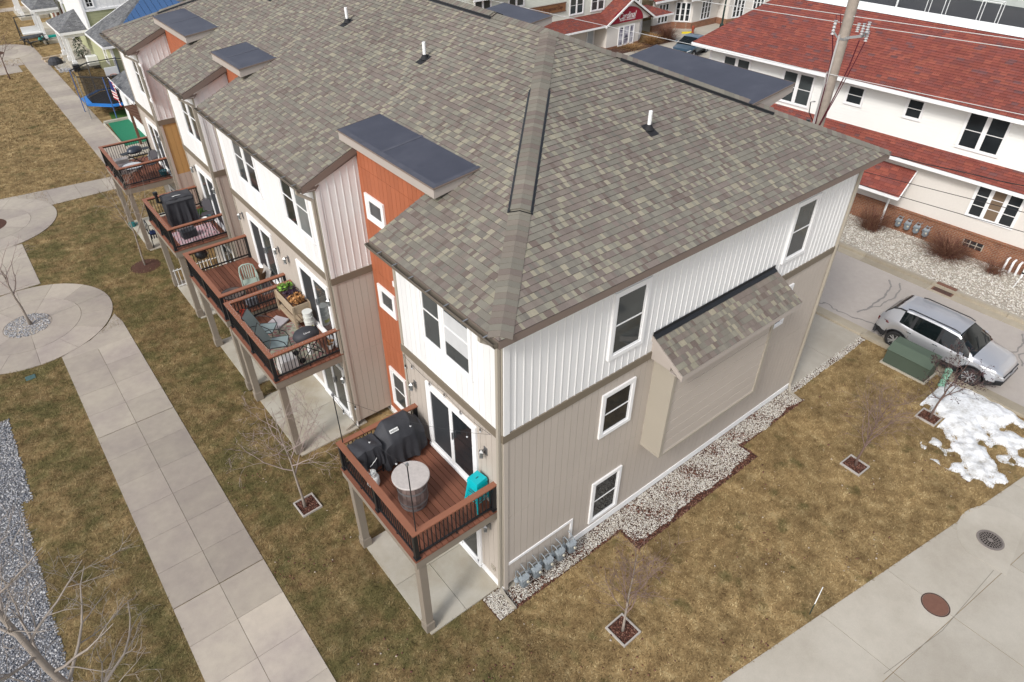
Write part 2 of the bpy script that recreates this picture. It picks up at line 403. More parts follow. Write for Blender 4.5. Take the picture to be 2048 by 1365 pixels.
def boards(mb,O,U,Nn,z0,z1,length,pitch=.205,gap=.009,t=.012,x0=0.,splits=(),top=None):
    """vertical tongue boards with open grooves over a backing sheet; top(u) limits the height"""
    O,U,Nn=Vector(O),Vector(U),Vector(Nn)
    mb.M=Matrix(((U.x,Nn.x,0,O.x),(U.y,Nn.y,0,O.y),(0,0,1,O.z),(0,0,0,1)))
    if top is None: mb.box((x0,-.06,z0),(length,-t,z1))
    else: mb.ext([(x0,-.06,z0),(length,-.06,z0),(length,-.06,top(length)),(x0,-.06,top(x0))],(0,.06-t,0))
    zs=[z0,*splits,z1]; u=x0
    while u<length-.02:
        w=min(pitch-gap,length-u)
        for a,b in zip(zs,zs[1:]):
            mb.t=random.uniform(-.25,.25); e=.005 if b!=z1 else 0
            if top is None or b!=z1: mb.box((u,-t-.002,a+(.005 if a!=z0 else 0)),(u+w,0,b-e))
            else: mb.ext([(u,-t-.002,a),(u+w,-t-.002,a),(u+w,-t-.002,top(u+w)-.004),(u,-t-.002,top(u)-.004)],(0,t+.002,0))
        u+=pitch
    mb.t=0; mb.M=None
def battens(mb,O,U,Nn,z0,z1,length,pitch=.21,w=.026,t=.013,x0=0.,top=None):
    O,U,Nn=Vector(O),Vector(U),Vector(Nn)
    mb.M=Matrix(((U.x,Nn.x,0,O.x),(U.y,Nn.y,0,O.y),(0,0,1,O.z),(0,0,0,1)))
    if top is None: mb.box((x0,-.06,z0),(length,0,z1))
    else: mb.ext([(x0,-.06,z0),(length,-.06,z0),(length,-.06,top(length)),(x0,-.06,top(x0))],(0,.06,0))
    u=x0+pitch*.8
    while u<length-.05:
        zt=z1 if top is None else top(u)
        mb.box((u-w/2,-.002,z0),(u+w/2,t,zt)); u+=pitch
    mb.M=None
def frameM(O,U,Nn):
    O,U,Nn=Vector(O),Vector(U),Vector(Nn)
    return Matrix(((U.x,Nn.x,0,O.x),(U.y,Nn.y,0,O.y),(U.z,Nn.z,1,O.z),(0,0,0,1)))
def window(parent,O,U,Nn,w,h,secs=((0,1),),bars=(.5,),trim=.09,fr=.045,gm=None,tm=None,curtain=None,name='window',sill=0,vbars=(),dp=0.):
    O=Vector(O)+Vector(Nn)*dp
    """O = lower corner of the trim, U along the wall, Nn outward. secs = sashes as fractions of the opening"""
    f=MB(); f.M=frameM(O,U,Nn); g=[]; pr=.05
    if dp: f.box((0,-dp,0),(w,0,h))
    f.box((0,0,0),(trim,pr,h)); f.box((w-trim,0,0),(w,pr,h)); f.box((trim,0,h-trim),(w-trim,pr,h)); f.box((trim,0,0),(w-trim,pr+sill,trim))
    ow,oh=w-2*trim,h-2*trim
    for i,(a,b) in enumerate(secs):
        u0,u1=trim+a*ow,trim+b*ow
        if i>0: f.box((trim+secs[i-1][1]*ow,0,trim),(u0,pr-.004,h-trim))
        f.box((u0,0,trim),(u0+fr,.03,h-trim)); f.box((u1-fr,0,trim),(u1,.03,h-trim)); f.box((u0+fr,0,trim),(u1-fr,.031,trim+fr)); f.box((u0+fr,0,h-trim-fr),(u1-fr,.031,h-trim))
        for b_ in bars:
            z=trim+fr+b_*(oh-2*fr); f.box((u0+fr,0,z-.014),(u1-fr,.026,z+.014))
        for b_ in vbars:
            u=u0+fr+b_*(u1-u0-2*fr); f.box((u-.014,0,trim+fr),(u+.014,.027,h-trim-fr))
        g.append((u0+fr,u1-fr))
    o=f.build(name,tm or TRIMW,parent)
    for i,(a,b) in enumerate(g):
        m=MB(); m.M=f.M; m.box((a,-.02 if not dp else .002,trim+fr),(b,.012,h-trim-fr)); gg=gm[i] if isinstance(gm,(list,tuple)) else (gm or GLASS)
        m.build('pane',gg,o)
        if curtain and i in curtain:
            c=MB(); c.M=f.M; lo,hi=curtain[i]; c.box((a,.012,trim+fr+lo*(oh-2*fr)),(b,.0145,trim+fr+hi*(oh-2*fr))); c.build('blind',CURT,o)
    return o
def sliding_door(parent,O,U,Nn,w,h,lower=False,gl=None):
    f=MB(); f.M=frameM(O,U,Nn); tr=.10
    f.box((0,0,0),(tr,.05,h)); f.box((w-tr,0,0),(w,.05,h)); f.box((tr,0,h-tr),(w-tr,.05,h)); f.box((0,0,-.02),(w,.08,.06))
    mid=w/2
    for a,b,d in ((tr,mid+.03,.03),(mid-.03,w-tr,.042)):
        f.box((a,0,.06),(a+.085,d,h-tr)); f.box((b-.085,0,.06),(b,d,h-tr)); f.box((a+.085,0,.06),(b-.085,d-.002,.17)); f.box((a+.085,0,h-tr-.09),(b-.085,d-.002,h-tr))
    o=f.build('sliding_door',TRIMW,parent)
    for k,(a,b) in enumerate(((tr+.085,mid-.055),(mid+.055,w-tr-.085))):
        m=MB(); m.M=f.M; m.box((a,-.02,.17),(b,.016+.004*k,h-tr-.09)); m.build('pane',(gl or (GLASS,SCREEN))[k],o)
    m=MB(); m.M=f.M; m.box((mid-.075,.042,1.0),(mid-.05,.075,1.22)); m.build('handle',STEEL,o)
    return o
house=thing('townhouse_row','long three storey row house with white and taupe siding and orange recesses','house')
X,Y,Z=(1,0,0),(0,1,0),(0,0,1)
def build_house():
    H=house; NX=(-1,0,0); NY=(0,-1,0)
    units=[(0.,3.95,-.36,4.22),(7.66,15.1,7.57,15.13),(16.75,20.1,16.55,20.17),(23.3,YW,23.17,YE)]
    # ---- siding, right gable side (y=0)
    lw=MB(); boards(lw,(0,0,0),X,NY,.27,5.5,L-.12,x0=.12,splits=(2.9,)); 
    lw.box((0,0,.05),(.12,-.02,5.5)) ; lw.box((L-.12,0,.27),(L,-.02,5.5))
    up=MB(); battens(up,(0,0,0),X,NY,5.71,8.5,L-.15,x0=.15); up.box((.0,.06,5.71),(.15,-.03,8.5)); up.box((L-.15,.06,5.71),(L,-.03,8.5))
    # ---- left side, units
    for i,(a,b,ea,eb) in enumerate(units):
        boards(lw,(0,a,0),Y,NX,.25,5.5,b-a,splits=(2.9,)); boards(up,(0,a,0),Y,NX,5.71,8.5,b-a,gap=.010)
        if i:   # return wall that faces -y, up to the underside of the roof
            battens(up,(0,a,0),X,NY,5.71,9.,1.28,pitch=.2,top=lambda u:zroof(u)-.06)
            up.box((0,a+.02,5.71),(.1,a-.03,8.5))
            if i<3: boards(lw,(0,a,0),X,NY,.25,5.5,1.28,splits=(2.9,)); lw.box((0,a,.25),(.1,a-.02,5.5))
            else:
                boards(lw,(0,a,0),X,NY,.25,3.3,1.28); oc=MB(); boards(oc,(0,a,0),X,NY,3.3,5.5,1.28); oc.build('siding',Y_SIDE,H,label='ochre siding panel')
                lw.box((0,a,.25),(.1,a-.02,5.5))
        # wall that faces +y
        boards(lw,(0,b,0),X,(0,1,0),.25,5.5,1.28); battens(up,(0,b,0),X,(0,1,0),5.71,9.,1.28,top=(lambda u:zroof(u)-.06) if i<3 else (lambda u:8.5))
    lw.box((L-.05,0,.25),(L,YW,5.5)); up.box((L-.05,.06,5.71),(L,YW,8.5)); lw.box((1.3,YW-.05,.25),(L,YW,5.5)); up.box((1.3,YW-.05,5.71),(L,YW,8.5))
    lw.build('siding',T_SIDE,H,label='taupe grooved siding of the two lower storeys'); up.build('siding',W_SIDE,H,label='white board and batten siding of the top storey')
    for (a,b,_,eb),(c,d,ec,_) in zip(units,units[1:]):
        og=MB()
        boards(og,(1.25,b,0),Y,NX,.25,9.4,c-b,splits=(3.1,5.6,8.7))
        og_=og
        for yy in (eb-.05,ec+.05): og.ext([(1.25,yy-.03,zroof(1.25)-.1),(2.3,yy-.03,zroof(2.3)-.1),(1.25,yy-.03,9.4)],(0,.06,0))
        og.build('siding',O_SIDE,H,label='orange siding in a recess')
    # ---- bands, skirts, corner pieces
    for i,(a,b,_,_) in enumerate(units):
        bd=MB()
        if i==0: bd.box((-.035,-.035,5.5),(L+.03,.0,5.71))
        bd.box((-.035,a+(.0005 if i==0 else -.035),5.5),(-.0005,b+.03,5.71))
        if i: bd.box((0,a-.035,5.5),(1.24,a,5.71))
        bd.box((0,b,5.5),(1.24,b+.03,5.71)); bd.build('band',TRIMB,H)
    sk=MB(); sk.box((2.3,-.03,.06),(L+.02,-.0,.27)); sk.box((.14,-.028,1.08),(2.3,-.0,1.16)); sk.box((2.22,-.029,.27),(2.3,-.0,1.08))
    for a,b,_,_ in units: sk.box((-.03,a,.05),(0,b,.25))
    for (a,b,_,eb),(c,d,ec,_) in zip(units,units[1:]): sk.box((1.22,b,.05),(1.25,c,.25))
    sk.build('skirt_board',TRIMW,H)
    fd=MB(); fd.box((.0,-.012,-.1),(L,.3,.06)); 
    for a,b,_,_ in units: fd.box((-.012,a,-.1),(.3,b,.05))
    fd.box((1.2,3,-.1),(1.3,24,.05)); fd.build('foundation',CONCP,H)
    for i,(a,b,_,_) in enumerate(units):
        for q in (((-.022,a+.002,.05),(0,a+.10,5.5)),((-.022,b-.09,.05),(0,b,5.5)),((-.024,a+.004,5.71),(0,a+.10,8.4)),((-.024,b-.09,5.71),(0,b,8.4))): tb=MB(); tb.box(*q); tb.build('corner_board',TRIMT,H)
    # ---- main roof
    rf=MB(); sl=math.sqrt(1+S*S); d0=1.25+OH; ay=6.26; S2=(11.45-ZE)/(ay+OH); hw=ay+OH
    D=RX+OH   # horizontal run of the side slopes
    def hipy(d): return -OH+d*hw/D
    def farhip(d): return YE-d*hw/D
    vs=Vector((1,0,S)).normalized()
    def side(poly,xs,uo):
        q=[(y,d*sl) for y,d in poly]
        if xs>0: shingles(rf,(-OH,0,ZE),(0,1,0),vs,q,uo=uo)
        else: shingles(rf,(2*RX+OH,0,ZE),(0,1,0),Vector((-1,0,S)),q,uo=uo)
    side([(-OH,0),(4.22,0),(4.22,d0),(hipy(d0),d0)],1,0)
    side([(7.57,0),(15.13,0),(15.13,d0),(7.57,d0)],1,0); side([(16.55,0),(20.17,0),(20.17,d0),(16.55,d0)],1,0)
    side([(23.17,0),(YE,0),(farhip(d0),d0),(23.17,d0)],1,0)
    side([(hipy(d0),d0),(farhip(d0),d0),(farhip(D),D),(hipy(D),D)],1,0)
    side([(-OH,0),(YE,0),(farhip(D),D),(hipy(D),D)],-1,100.)
    X1=2*RX+OH; s2=math.sqrt(1+S2*S2)
    shingles(rf,(0,-OH,ZE),(1,0,0),(0,1,S2),[(-OH,0),(X1,0),(RX,hw*s2)],uo=40.)
    shingles(rf,(0,YE,ZE),(1,0,0),(0,-1,S2),[(-OH,0),(X1,0),(RX,hw*s2)],uo=70.)
    roof=rf.build('roof',SHIN,H)
    # hip and ridge caps: short overlapping folded pieces, the raised vent strip on part of them
    def caps(a,b,na,nb,w,vent,mbc,mbv):
        a,b=Vector(a),Vector(b); Ln=(b-a).length; d=(b-a)/Ln; na,nb=Vector(na).normalized(),Vector(nb).normalized()
        la=na.cross(d).normalized(); lb=nb.cross(d).normalized(); w=.235
        if la.z>0: la=-la
        if lb.z>0: lb=-lb
        up_=(na+nb).normalized(); k=.1 if a[2]<9 else 0.; mbv=MB()

        while k<Ln-.02:
            e=min(k+.16,Ln); r=.045 if vent and vent[0]<=k<vent[1] else .014
            p0,p1=a+d*k,a+d*e; o0=up_*(r+.010); o1=up_*(r+.002); uu=random.uniform(0,50)
            for s_ in (la,lb):
                q=[p0+o0,p1+o1,p1+o1+s_*w,p0+o0+s_*w]; mbc.poly(q,[(uu,k)]*4)
                mbc.poly([p0+o0,p0+o0+s_*w,p0+s_*w+o0*0,p0],[(uu,k)]*4)
            k+=.145
        if vent:
            p0,p1=a+d*vent[0],a+d*min(vent[1],Ln)
            for s_ in (la,lb):
                w2=w+.006; q0,q1=p0+s_*w2,p1+s_*w2
                mbv.poly([q0,q1,q1+up_*.052,q0+up_*.052]); mbv.poly([q0+up_*.02,q1+up_*.02,q1+up_*.008+s_*.035,q0+up_*.008+s_*.035]); mbv.poly([q0-s_*.02+up_*.061,q1-s_*.02+up_*.061,q1+up_*.052,q0+up_*.052])
            for pp in (p0-d*.004,):
                mbv.poly([pp,pp+up_*.05,pp+la*w+up_*.05,pp+la*w]); mbv.poly([pp,pp+up_*.05,pp+lb*w+up_*.05,pp+lb*w])
            mbv.build('ridge_vent',BLACK,roof)
    mc=MB(); mv=MB(); A=(RX,ay,11.45); B=(RX,YE-hw,11.45)
    nl=(-S,0,1); nr=(S,0,1); nf=(0,-S2,1); nb_=(0,S2,1); Lh=(Vector(A)-Vector((-OH,-OH,ZE))).length
    caps((-OH,-OH,ZE),A,nl,nf,.19,(Lh*.325,Lh*.745),mc,mv); caps((X1,-OH,ZE),A,nr,nf,.19,(Lh*.36,Lh*.80),mc,mv)
    caps((-OH,YE,ZE),B,nl,nb_,.19,(Lh*.3,Lh*.75),mc,mv); caps((X1,YE,ZE),B,nr,nb_,.19,None,mc,mv)
    caps(A,B,nl,nr,.19,(2.2,8.6),mc,mv)
    mc.build('ridge_cap',CAPM,roof); 
    # fascia, soffit
    fs=MB(); so=MB(); zf=ZE-.012; zb=ZE-.185
    fs.box((-OH,-OH,zb),(X1,-OH+.03,zf)); fs.box((X1-.03,-OH+.03,zb),(X1,YE-.03,zf)); fs.box((-OH,YE-.03,zb),(X1,YE,zf))
    so.box((-OH+.03,-OH+.03,zb+.01),(X1-.03,.01,zb+.03)); so.box((L,0,zb+.01),(X1-.03,YE-.03,zb+.03))
    for i,(a,b,ea,eb) in enumerate(units):
        fs.box((-OH,ea+(.03 if i==0 else .0),zb),(-OH+.03,eb-(.03 if i==3 else 0),zf))
        so.box((-OH+.03,max(ea,-.33)+.03,zb+.01),(.0,min(eb,YE-.03)-.03,zb+.03))
        for yy,on in ((ea,i>0),(eb,i<3)):
            if not on: continue
            y0,y1=(yy,yy+.03) if yy==ea else (yy-.03,yy)
            fs.ext([(-OH+.03,y0,zb),(1.25,y0,zroof(1.25)-.25),(1.25,y0,zroof(1.25)-.012),(-OH+.03,y0,zroof(-OH+.03)-.012)],(0,y1-y0,0))
            so.ext([(0,min(yy,a if yy==ea else b),zroof(0)-.23),(1.25,min(yy,a if yy==ea else b),zroof(1.25)-.23),(1.25,min(yy,a if yy==ea else b),zroof(1.25)-.21),(0,min(yy,a if yy==ea else b),zroof(0)-.21)],(0,abs(yy-(a if yy==ea else b)),0))
            if yy==ea: fs.ext([(-OH+.03,y0+.031,zb),(0,y0+.031,zb-.02),(.12,y0+.031,zb+.1),(0,y0+.031,zb+.25)],(0,.06,0))
    fs.build('fascia',FASC,H); so.build('soffit',SOFF,H)
    # gutters with strap hangers and downspouts
    for i,(a,b,ea,eb) in enumerate(units):
        g=MB(); x0,x1=-OH-.125,-OH-.002; zt=ZE-.035
        prof=[(x1,zt-.002),(x1,zt-.11),(x0+.035,zt-.11),(x0,zt-.02),(x0,zt),(x0+.012,zt),(x0+.012,zt-.02),(x0+.042,zt-.102),(x1-.008,zt-.102),(x1-.008,zt-.002)]
        g.ext([(px,ea+.02,pz) for px,pz in prof],(0,eb-ea-.04,0))
        for ye in (ea+.02,eb-.022): g.ext([(x1,ye,zt-.002),(x1,ye,zt-.11),(x0+.035,ye,zt-.11),(x0,ye,zt-.02),(x0,ye,zt)],(0,.003,0))
        go=g.build('gutter',GUTT,H)
        hm=MB(); y=ea+.3
        while y<eb-.15: hm.bar((x0,y,zt+.004),(x1,y,zt+.012),.028,.004); y+=.62
        hm.build('hanger',STEEL,go)
        d=MB(); ys=a+.07; xs=-.075
        d.bar((x0+.07,ys+.06,zt-.1),(x0+.07,ys+.06,zt-.22),.075,.06); d.bar((x0+.07,ys+.06,zt-.2),(xs,ys,zt-.46),.075,.06,up=(0,1,0)); d.bar((xs,ys,zt-.44),(xs,ys,.16),.08,.065)
        if i==0: d.bar((xs,ys,.2),(xs,ys-.2,.07),.08,.065,up=(1,0,0)); d.bar((xs,ys-.16,.085),(xs,ys-.62,.05),.08,.065,up=(1,0,0))
        else: d.bar((xs,ys,.2),(xs-.35,ys,.06),.08,.065,up=(0,1,0))
        d.build('downspout',TRIMT,H)
    d=MB(); d.bar((12.6,-.05,8.3),(12.6,-.05,.2),.08,.06); d.bar((12.6,-.05,.22),(12.4,-.22,.09),.08,.06); d.bar((12.42,-.2,.1),(12.36,-.7,.06),.08,.06); d.build('downspout',TRIMT,H)
    # ---- shed dormers over the recesses
    for k,(y0,y1) in enumerate(((3.67,8.05),(14.58,17.08),(19.68,23.58))):
        r=MB(); xf,zf_,xb,zb_=1.04,9.55,2.36,9.69
        r.ext([(xf-.02,y0,zf_-.02),(xb,y0,zb_-.02),(xb,y0,zb_),(xf-.02,y0,zf_)],(0,y1-y0,0))
        ro=r.build('dormer_roof',MEMB,roof)
        sm=MB(); ym=(y0+y1)/2+.2; sm.ext([(xf,ym-.05,zf_+.001),(xb-.02,ym-.05,zb_+.0005),(xb-.02,ym+.05,zb_+.0005),(xf,ym+.05,zf_+.001)],(0,0,.004)); sm.ext([(xf,y0+.02,zf_+.001),(xf+.13,y0+.02,zf_+.016),(xf+.13,y1-.02,zf_+.016),(xf,y1-.02,zf_+.001)],(0,0,.003)); sm.ext([(xf+.131,y0+.02,zf_+.015),(xb-.02,y0+.02,zb_),(xb-.02,y0+.13,zb_),(xf+.131,y0+.13,zf_+.015)],(0,0,.003)); sm.build('membrane_seam',MEMS,ro)
        f=MB(); f.box((xf,y0+.02,zf_-.25),(xf+.03,y1-.02,zf_-.02))
        for yy in (y0+.0201,y1-.0501): f.ext([(xf+.03,yy,zf_-.25),(1.66,yy,zroof(1.66)-.02),(xb,yy,zb_-.022),(xf+.03,yy,zf_-.022)],(0,.03,0))
        f.build('dormer_fascia',FASL,roof)
        e=MB(); 
        e.box((xf-.026,y0-.01,zf_-.035),(xf-.02,y1+.01,zf_+.006)); e.ext([(xf-.02,y0-.012,zf_-.035),(xb,y0-.012,zb_-.035),(xb,y0-.012,zb_+.006),(xf-.02,y0-.012,zf_+.006)],(0,.012,0)); e.ext([(xf-.02,y1,zf_-.035),(xb,y1,zb_-.035),(xb,y1,zb_+.006),(xf-.02,y1,zf_+.006)],(0,.012,0))
        e.build('drip_edge',FASC,roof)
    for k,(y0,y1) in enumerate(((2.25,7.3),(12.35,15.2))):
        r=MB(); xa,za,xb,zb_=10.2,9.82,12.05,10.02
        r.ext([(xa,y0,za-.02),(xb,y0,zb_-.02),(xb,y0,zb_),(xa,y0,za)],(0,y1-y0,0)); r.build('dormer_roof',MEMB,roof)
        f=MB(); f.box((xb-.03,y0+.02,zb_-.25),(xb,y1-.02,zb_-.021))
        for yy in (y0+.0201,y1-.0501): f.ext([(xb-.03,yy,zb_-.25),(11.,yy,9.55),(xa,yy,za-.03),(xb-.03,yy,zb_-.022)],(0,.03,0))
        f.build('dormer_fascia',FASL,roof)
        o=MB(); o.box((11.5,y0+.45,8.6),(11.7,y1-.45,9.9)); o.box((10.6,y0+.45,8.9),(11.5,y0+.5,9.85)); o.build('siding',O_SIDE,H,label='orange dormer siding')
        e=MB(); e.box((xb,y0-.01,zb_-.035),(xb+.006,y1+.01,zb_+.006)); e.ext([(xa,y0-.012,za-.035),(xb,y0-.012,zb_-.035),(xb,y0-.012,zb_+.006),(xa,y0-.012,za+.006)],(0,.012,0)); e.build('drip_edge',FASC,roof)
    # ---- plumbing vents
    for x,y in ((4.29,8.9),(4.46,13.65),(4.3,19.),(None,2.64)):
        if x is None: x=6.55; z=ZE+S2*(y+OH); t=Matrix.Rotation(math.atan(S2),4,'X')
        else: z=zroof(x); t=Matrix.Rotation(-math.atan(S),4,'Y')
        m=MB(); m.M=Matrix.Translation((x,y,z)); m.lathe([(.047,-.05),(.047,.44),(.04,.44),(.04,.38)],n=14); v=m.build('vent_pipe',PIPEW,roof,smooth=40)
        m=MB(); m.M=Matrix.Translation((x,y,z))@t; w=(.17,.24) if abs(t[0][2])>.01 else (.24,.17)
        if abs(t[0][2])>.01: m.box((-.24,-.14,.004),(.16,.14,.014))
        else: m.box((-.14,-.24,.004),(.14,.16,.014))
        m.M=Matrix.Translation((x,y,z)); m.lathe([(.125,.0),(.085,.07),(.056,.12),(.05,.12)],n=14); m.build('flashing_boot',RUBB,v,smooth=50)
    # ---- windows and doors
    for (z0,h) in ((6.22,1.8),):
        window(H,(2.92,-.0,z0),X,NY,1.13,h,trim=.1,gm=GLASSG,dp=.016); window(H,(9.57,-.0,z0),X,NY,1.08,h,trim=.1,gm=GLASSG,dp=.016)
    window(H,(2.92,0,3.74),X,NY,1.12,1.43,trim=.1); window(H,(9.57,0,3.74),X,NY,1.1,1.43,trim=.1); window(H,(2.92,0,.43),X,NY,1.09,1.63,trim=.1)
    b1={1:(.28,.9)}
    for y0,w,sc,cu,gm in ((.98,1.9,((0,.535),(.6,1)),{0:(.3,.92)},None),(8.25,1.85,((0,.48),(.55,1)),None,(GLASSL,GLASS)),(11.85,1.85,((0,.47),(.54,1)),None,(GLASS,GLASSG)),(17.0,1.65,((0,.47),(.54,1)),None,None),(23.,1.65,((0,.47),(.54,1)),None,(GLASS,GLASSG))):
        window(H,(0,y0,6.52),Y,NX,w,1.5,secs=sc,bars=(.62,),trim=.08,curtain=cu,gm=gm or GLASSG)
    for y0,w in ((.93,2.02),(8.04,2.06),(11.97,2.0),(17.17,1.85),(23.75,1.8)):
        sliding_door(H,(0,y0,3.13),Y,NX,w,2.1,gl=(GLASSG if 8<y0<12.5 else GLASS,SCREEN) if y0<12 else (SCREEN,GLASSG)); sliding_door(H,(0,y0-.02,.12),Y,NX,w-.2,2.1,gl=(GLASS,GLASSG))
    window(H,(1.25,6.45,7.28),Y,NX,.95,.75,bars=(),trim=.13,gm=GLASSG); window(H,(1.25,6.45,4.43),Y,NX,.93,.8,bars=(),trim=.13,gm=GLASSG); window(H,(1.25,6.4,.62),Y,NX,.95,1.55,trim=.12,gm=GLASSG)
    for yy in (15.5,21.7): window(H,(1.25,yy,6.7),Y,NX,.8,1.2,trim=.1)
    m=MB(); m.box((1.2,6.30,5.62),(1.25,6.42,5.78)); m.build('junction_box',TRIMW,H)
    # ---- bay on the right side
    by=MB(); by.box((4.72,0,2.42),(8.88,-.63,2.5)); by.M=None
    y=2.5; k=0
    while y<5.75:
        by.t=random.uniform(-.3,.3); by.box((4.72,-.62-.006*(k%2),y),(8.88,-.0,min(y+.172,5.75))); y+=.178; k+=1
    by.t=0; bay=by.build('bay',T_SIDE,H)
    c=MB()
    for x in (4.69,8.80): c.box((x,-.655,2.40),(x+.11,-.0,5.74))
    c.box((4.68,-.66,2.40),(8.92,-.0,2.47)); c.build('corner_board',TRIMT,bay)
    rr=MB(); sl2=math.atan2(6.2-5.62,1.0); O=Vector((4.45,-1.02,5.62)); V2=Vector((0,1,.58)).normalized()
    shingles(rr,O,(1,0,0),V2,[(0,0),(4.86,0),(4.86,1.18),(0,1.18)],uo=20.); br=rr.build('bay_roof',SHIN,bay)
    f=MB(); f.box((4.45,-1.02,5.45),(9.31,-.99,5.61))
    for x in (4.45,9.28): f.ext([(x,-.99,5.46),(x,0,6.04),(x,0,6.19),(x,-.99,5.61)],(.03,0,0))
    f.box((4.48,-.99,5.47),(9.28,-.63,5.49)); f.ext([(4.5,-.62,5.5),(4.5,-.0,5.5),(4.5,-.0,6.0),(4.5,-.62,5.66)],(4.76,0,0)); f.build('fascia',FASL,bay)
    f=MB(); f.ext([(4.45,-.03,6.21),(4.45,-.03,6.3),(4.45,-.024,6.3),(4.45,-.024,6.22)],(4.86,0,0)); f.ext([(4.45,-.13,6.145),(4.45,-.03,6.205),(4.45,-.03,6.212),(4.45,-.13,6.152)],(4.86,0,0)); f.build('flashing',BLACK,bay)
    # ---- wall lanterns, vents, hose bibs
    lm=None
    for y,z in ((3.5,4.72),(.62,4.75),(7.86,4.88),(10.82,4.87),(11.55,4.87),(14.55,4.88),(16.95,4.95),(19.35,4.95),(23.45,4.95),(.55,2.2),(10.6,1.9),(7.95,1.9)):
        if lm is None:
            m=MB(); m.box((-.02,-.06,-.11),(0,.06,.11)); m.bar((-.02,0,.06),(-.13,0,.09),.025,.02); m.lathe([(.0001,.12),(.075,.06),(.07,.05),(.02,.05)],(-.13,0,0),4); m.lathe([(.05,-.12),(.055,-.125),(.055,-.11),(.05,-.105)],(-.13,0,0),4)
            for q in ((.05,0),(-.05,0),(0,.05),(0,-.05)): m.bar((-.13+q[0],q[1],-.11),(-.13+q[0]*1.25,q[1]*1.25,.05),.008,.008)
            lm=m.build('wall_lantern',mat('brushed_nickel',(.23,.23,.23),.35,.1,5.,metal=.6),H,loc=(0,y,z)); g=MB(); g.lathe([(.03,-.1),(.045,.04)],(-.13,0,0),8); lg=g.build('lamp_shade',GLASSL,lm)
        else:
            c=lm.copy(); C.objects.link(c); c.location=(0,y,z); g=lg.copy(); C.objects.link(g); g.parent=c
    for y,z in ((.42,.62),(7.85,.6)):
        m=MB(); m.box((-.03,y-.08,z-.08),(0,y+.08,z+.08)); m.lathe([(.05,-.02),(.05,.05),(.035,.05)],(-.03,y,z),12,'x'); m.build('vent_hood',TRIMT,H)
build_house()
DZ=3.08
def build_deck():
    d=thing('deck','','deck',(0,.22,0)); w=3.45; x0=-2.24
    f=MB(); x=x0+.15; k=0
    f.t=.35; f.box((x0,0,DZ-.03),(x0+.142,w,DZ)); 
    while x<-.03:
        b=min(x+.133,0); f.t=random.uniform(-1,1); f.box((x,.0,DZ-.03),(b,w,DZ-random.uniform(0,.0015))); x+=.145
    f.build('floor',DECK,d)
    j=MB(); j.box((x0+.07,.06,DZ-.05),(-.01,w-.06,DZ-.04)); j.build('gap_shade_sheet',RUBB,d)  # black sheet added under the boards so their gaps look shaded
    r=MB(); r.box((x0+.02,.015,DZ-.28),(x0+.06,w-.015,DZ-.032)); r.box((x0+.06,.0151,DZ-.28),(0,.055,DZ-.0321)); r.box((x0+.06,w-.055,DZ-.28),(0,w-.0151,DZ-.0321))
    for q in (.9,1.75,2.6): r.box((x0+.06,q,DZ-.26),(0,q+.04,DZ-.033))
    r.build('rim_board',POST,d)
    for yy in (.17,w-.17):
        p=MB(); xx=-2.05; p.box((xx-.1,yy-.1,.05),(xx+.1,yy+.1,DZ-.281)); po=p.build('post',POST,d,bevel=.006)
        p=MB(); p.box((xx-.125,yy-.125,.04),(xx+.125,yy+.125,.36)); p.box((xx-.115,yy-.115,.36),(xx+.115,yy+.115,.38)); p.build('post_base',POST,po,bevel=.006)
    # rails
    cx,ya,yb=-2.15,.08,w-.08
    c=MB(); hw=.073; zt=DZ+.89
    c.t=.1; c.ext([(0,ya-hw,zt-.035),(0,ya+hw,zt-.035),(cx+hw,ya+hw,zt-.035),(cx-hw,ya-hw,zt-.035)],(0,0,.035))
    c.t=-.15; c.ext([(cx-hw,ya-hw+.002,zt-.035),(cx+hw,ya+hw+.002,zt-.035),(cx+hw,yb-hw-.002,zt-.035),(cx-hw,yb+hw-.002,zt-.035)],(0,0,.035))
    c.t=.2; c.ext([(0,yb-hw,zt-.035),(0,yb+hw,zt-.035),(cx-hw,yb+hw,zt-.035),(cx+hw,yb-hw,zt-.035)],(0,0,.035))
    c.build('rail_cap',RAILW,d)
    pts=[(-.06,ya),(cx,ya),(cx,(ya+yb)/2),(cx,yb),(-.06,yb)]
    for x,y in pts:
        p=MB(); p.box((x-.05,y-.05,DZ+.0),(x+.05,y+.05,zt-.036)); p.box((x-.066,y-.066,DZ),(x+.066,y+.066,DZ+.05)); p.build('rail_post',BLACK,d,bevel=.004)
    for (a,b) in zip(pts,pts[1:]):
        m=MB(); A,B=Vector((*a,0)),Vector((*b,0)); dv=(B-A); ln=dv.length; dv/=ln
        for z in (zt-.07,DZ+.12): m.bar(A+dv*.05+Vector((0,0,z)),B-dv*.05+Vector((0,0,z)),.04,.045)
        n=int(ln/.102)
        for i in range(1,n):
            q=A+dv*(ln*i/n); m.box((q.x-.0095,q.y-.0095,DZ+.12),(q.x+.0095,q.y+.0095,zt-.06))
        q=A+dv*ln*.5; m.box((q.x-.014,q.y-.014,DZ),(q.x+.014,q.y+.014,DZ+.11))
        m.build('railing',BLACK,d)
    return d
deck0=build_deck()
DECKS=[(.22,'raised deck nearest the corner, with two black covered grills and a barrel table'),(7.68,'raised deck with a faded rug, two sling chairs and a wooden planter'),(11.5,'raised deck that is nearly bare, with one pale green plastic chair'),(16.93,'raised deck with a tall black covered smoker and a pink rug'),(23.7,'farthest raised deck, with a portable grill on a folding cart and a round glass table')]
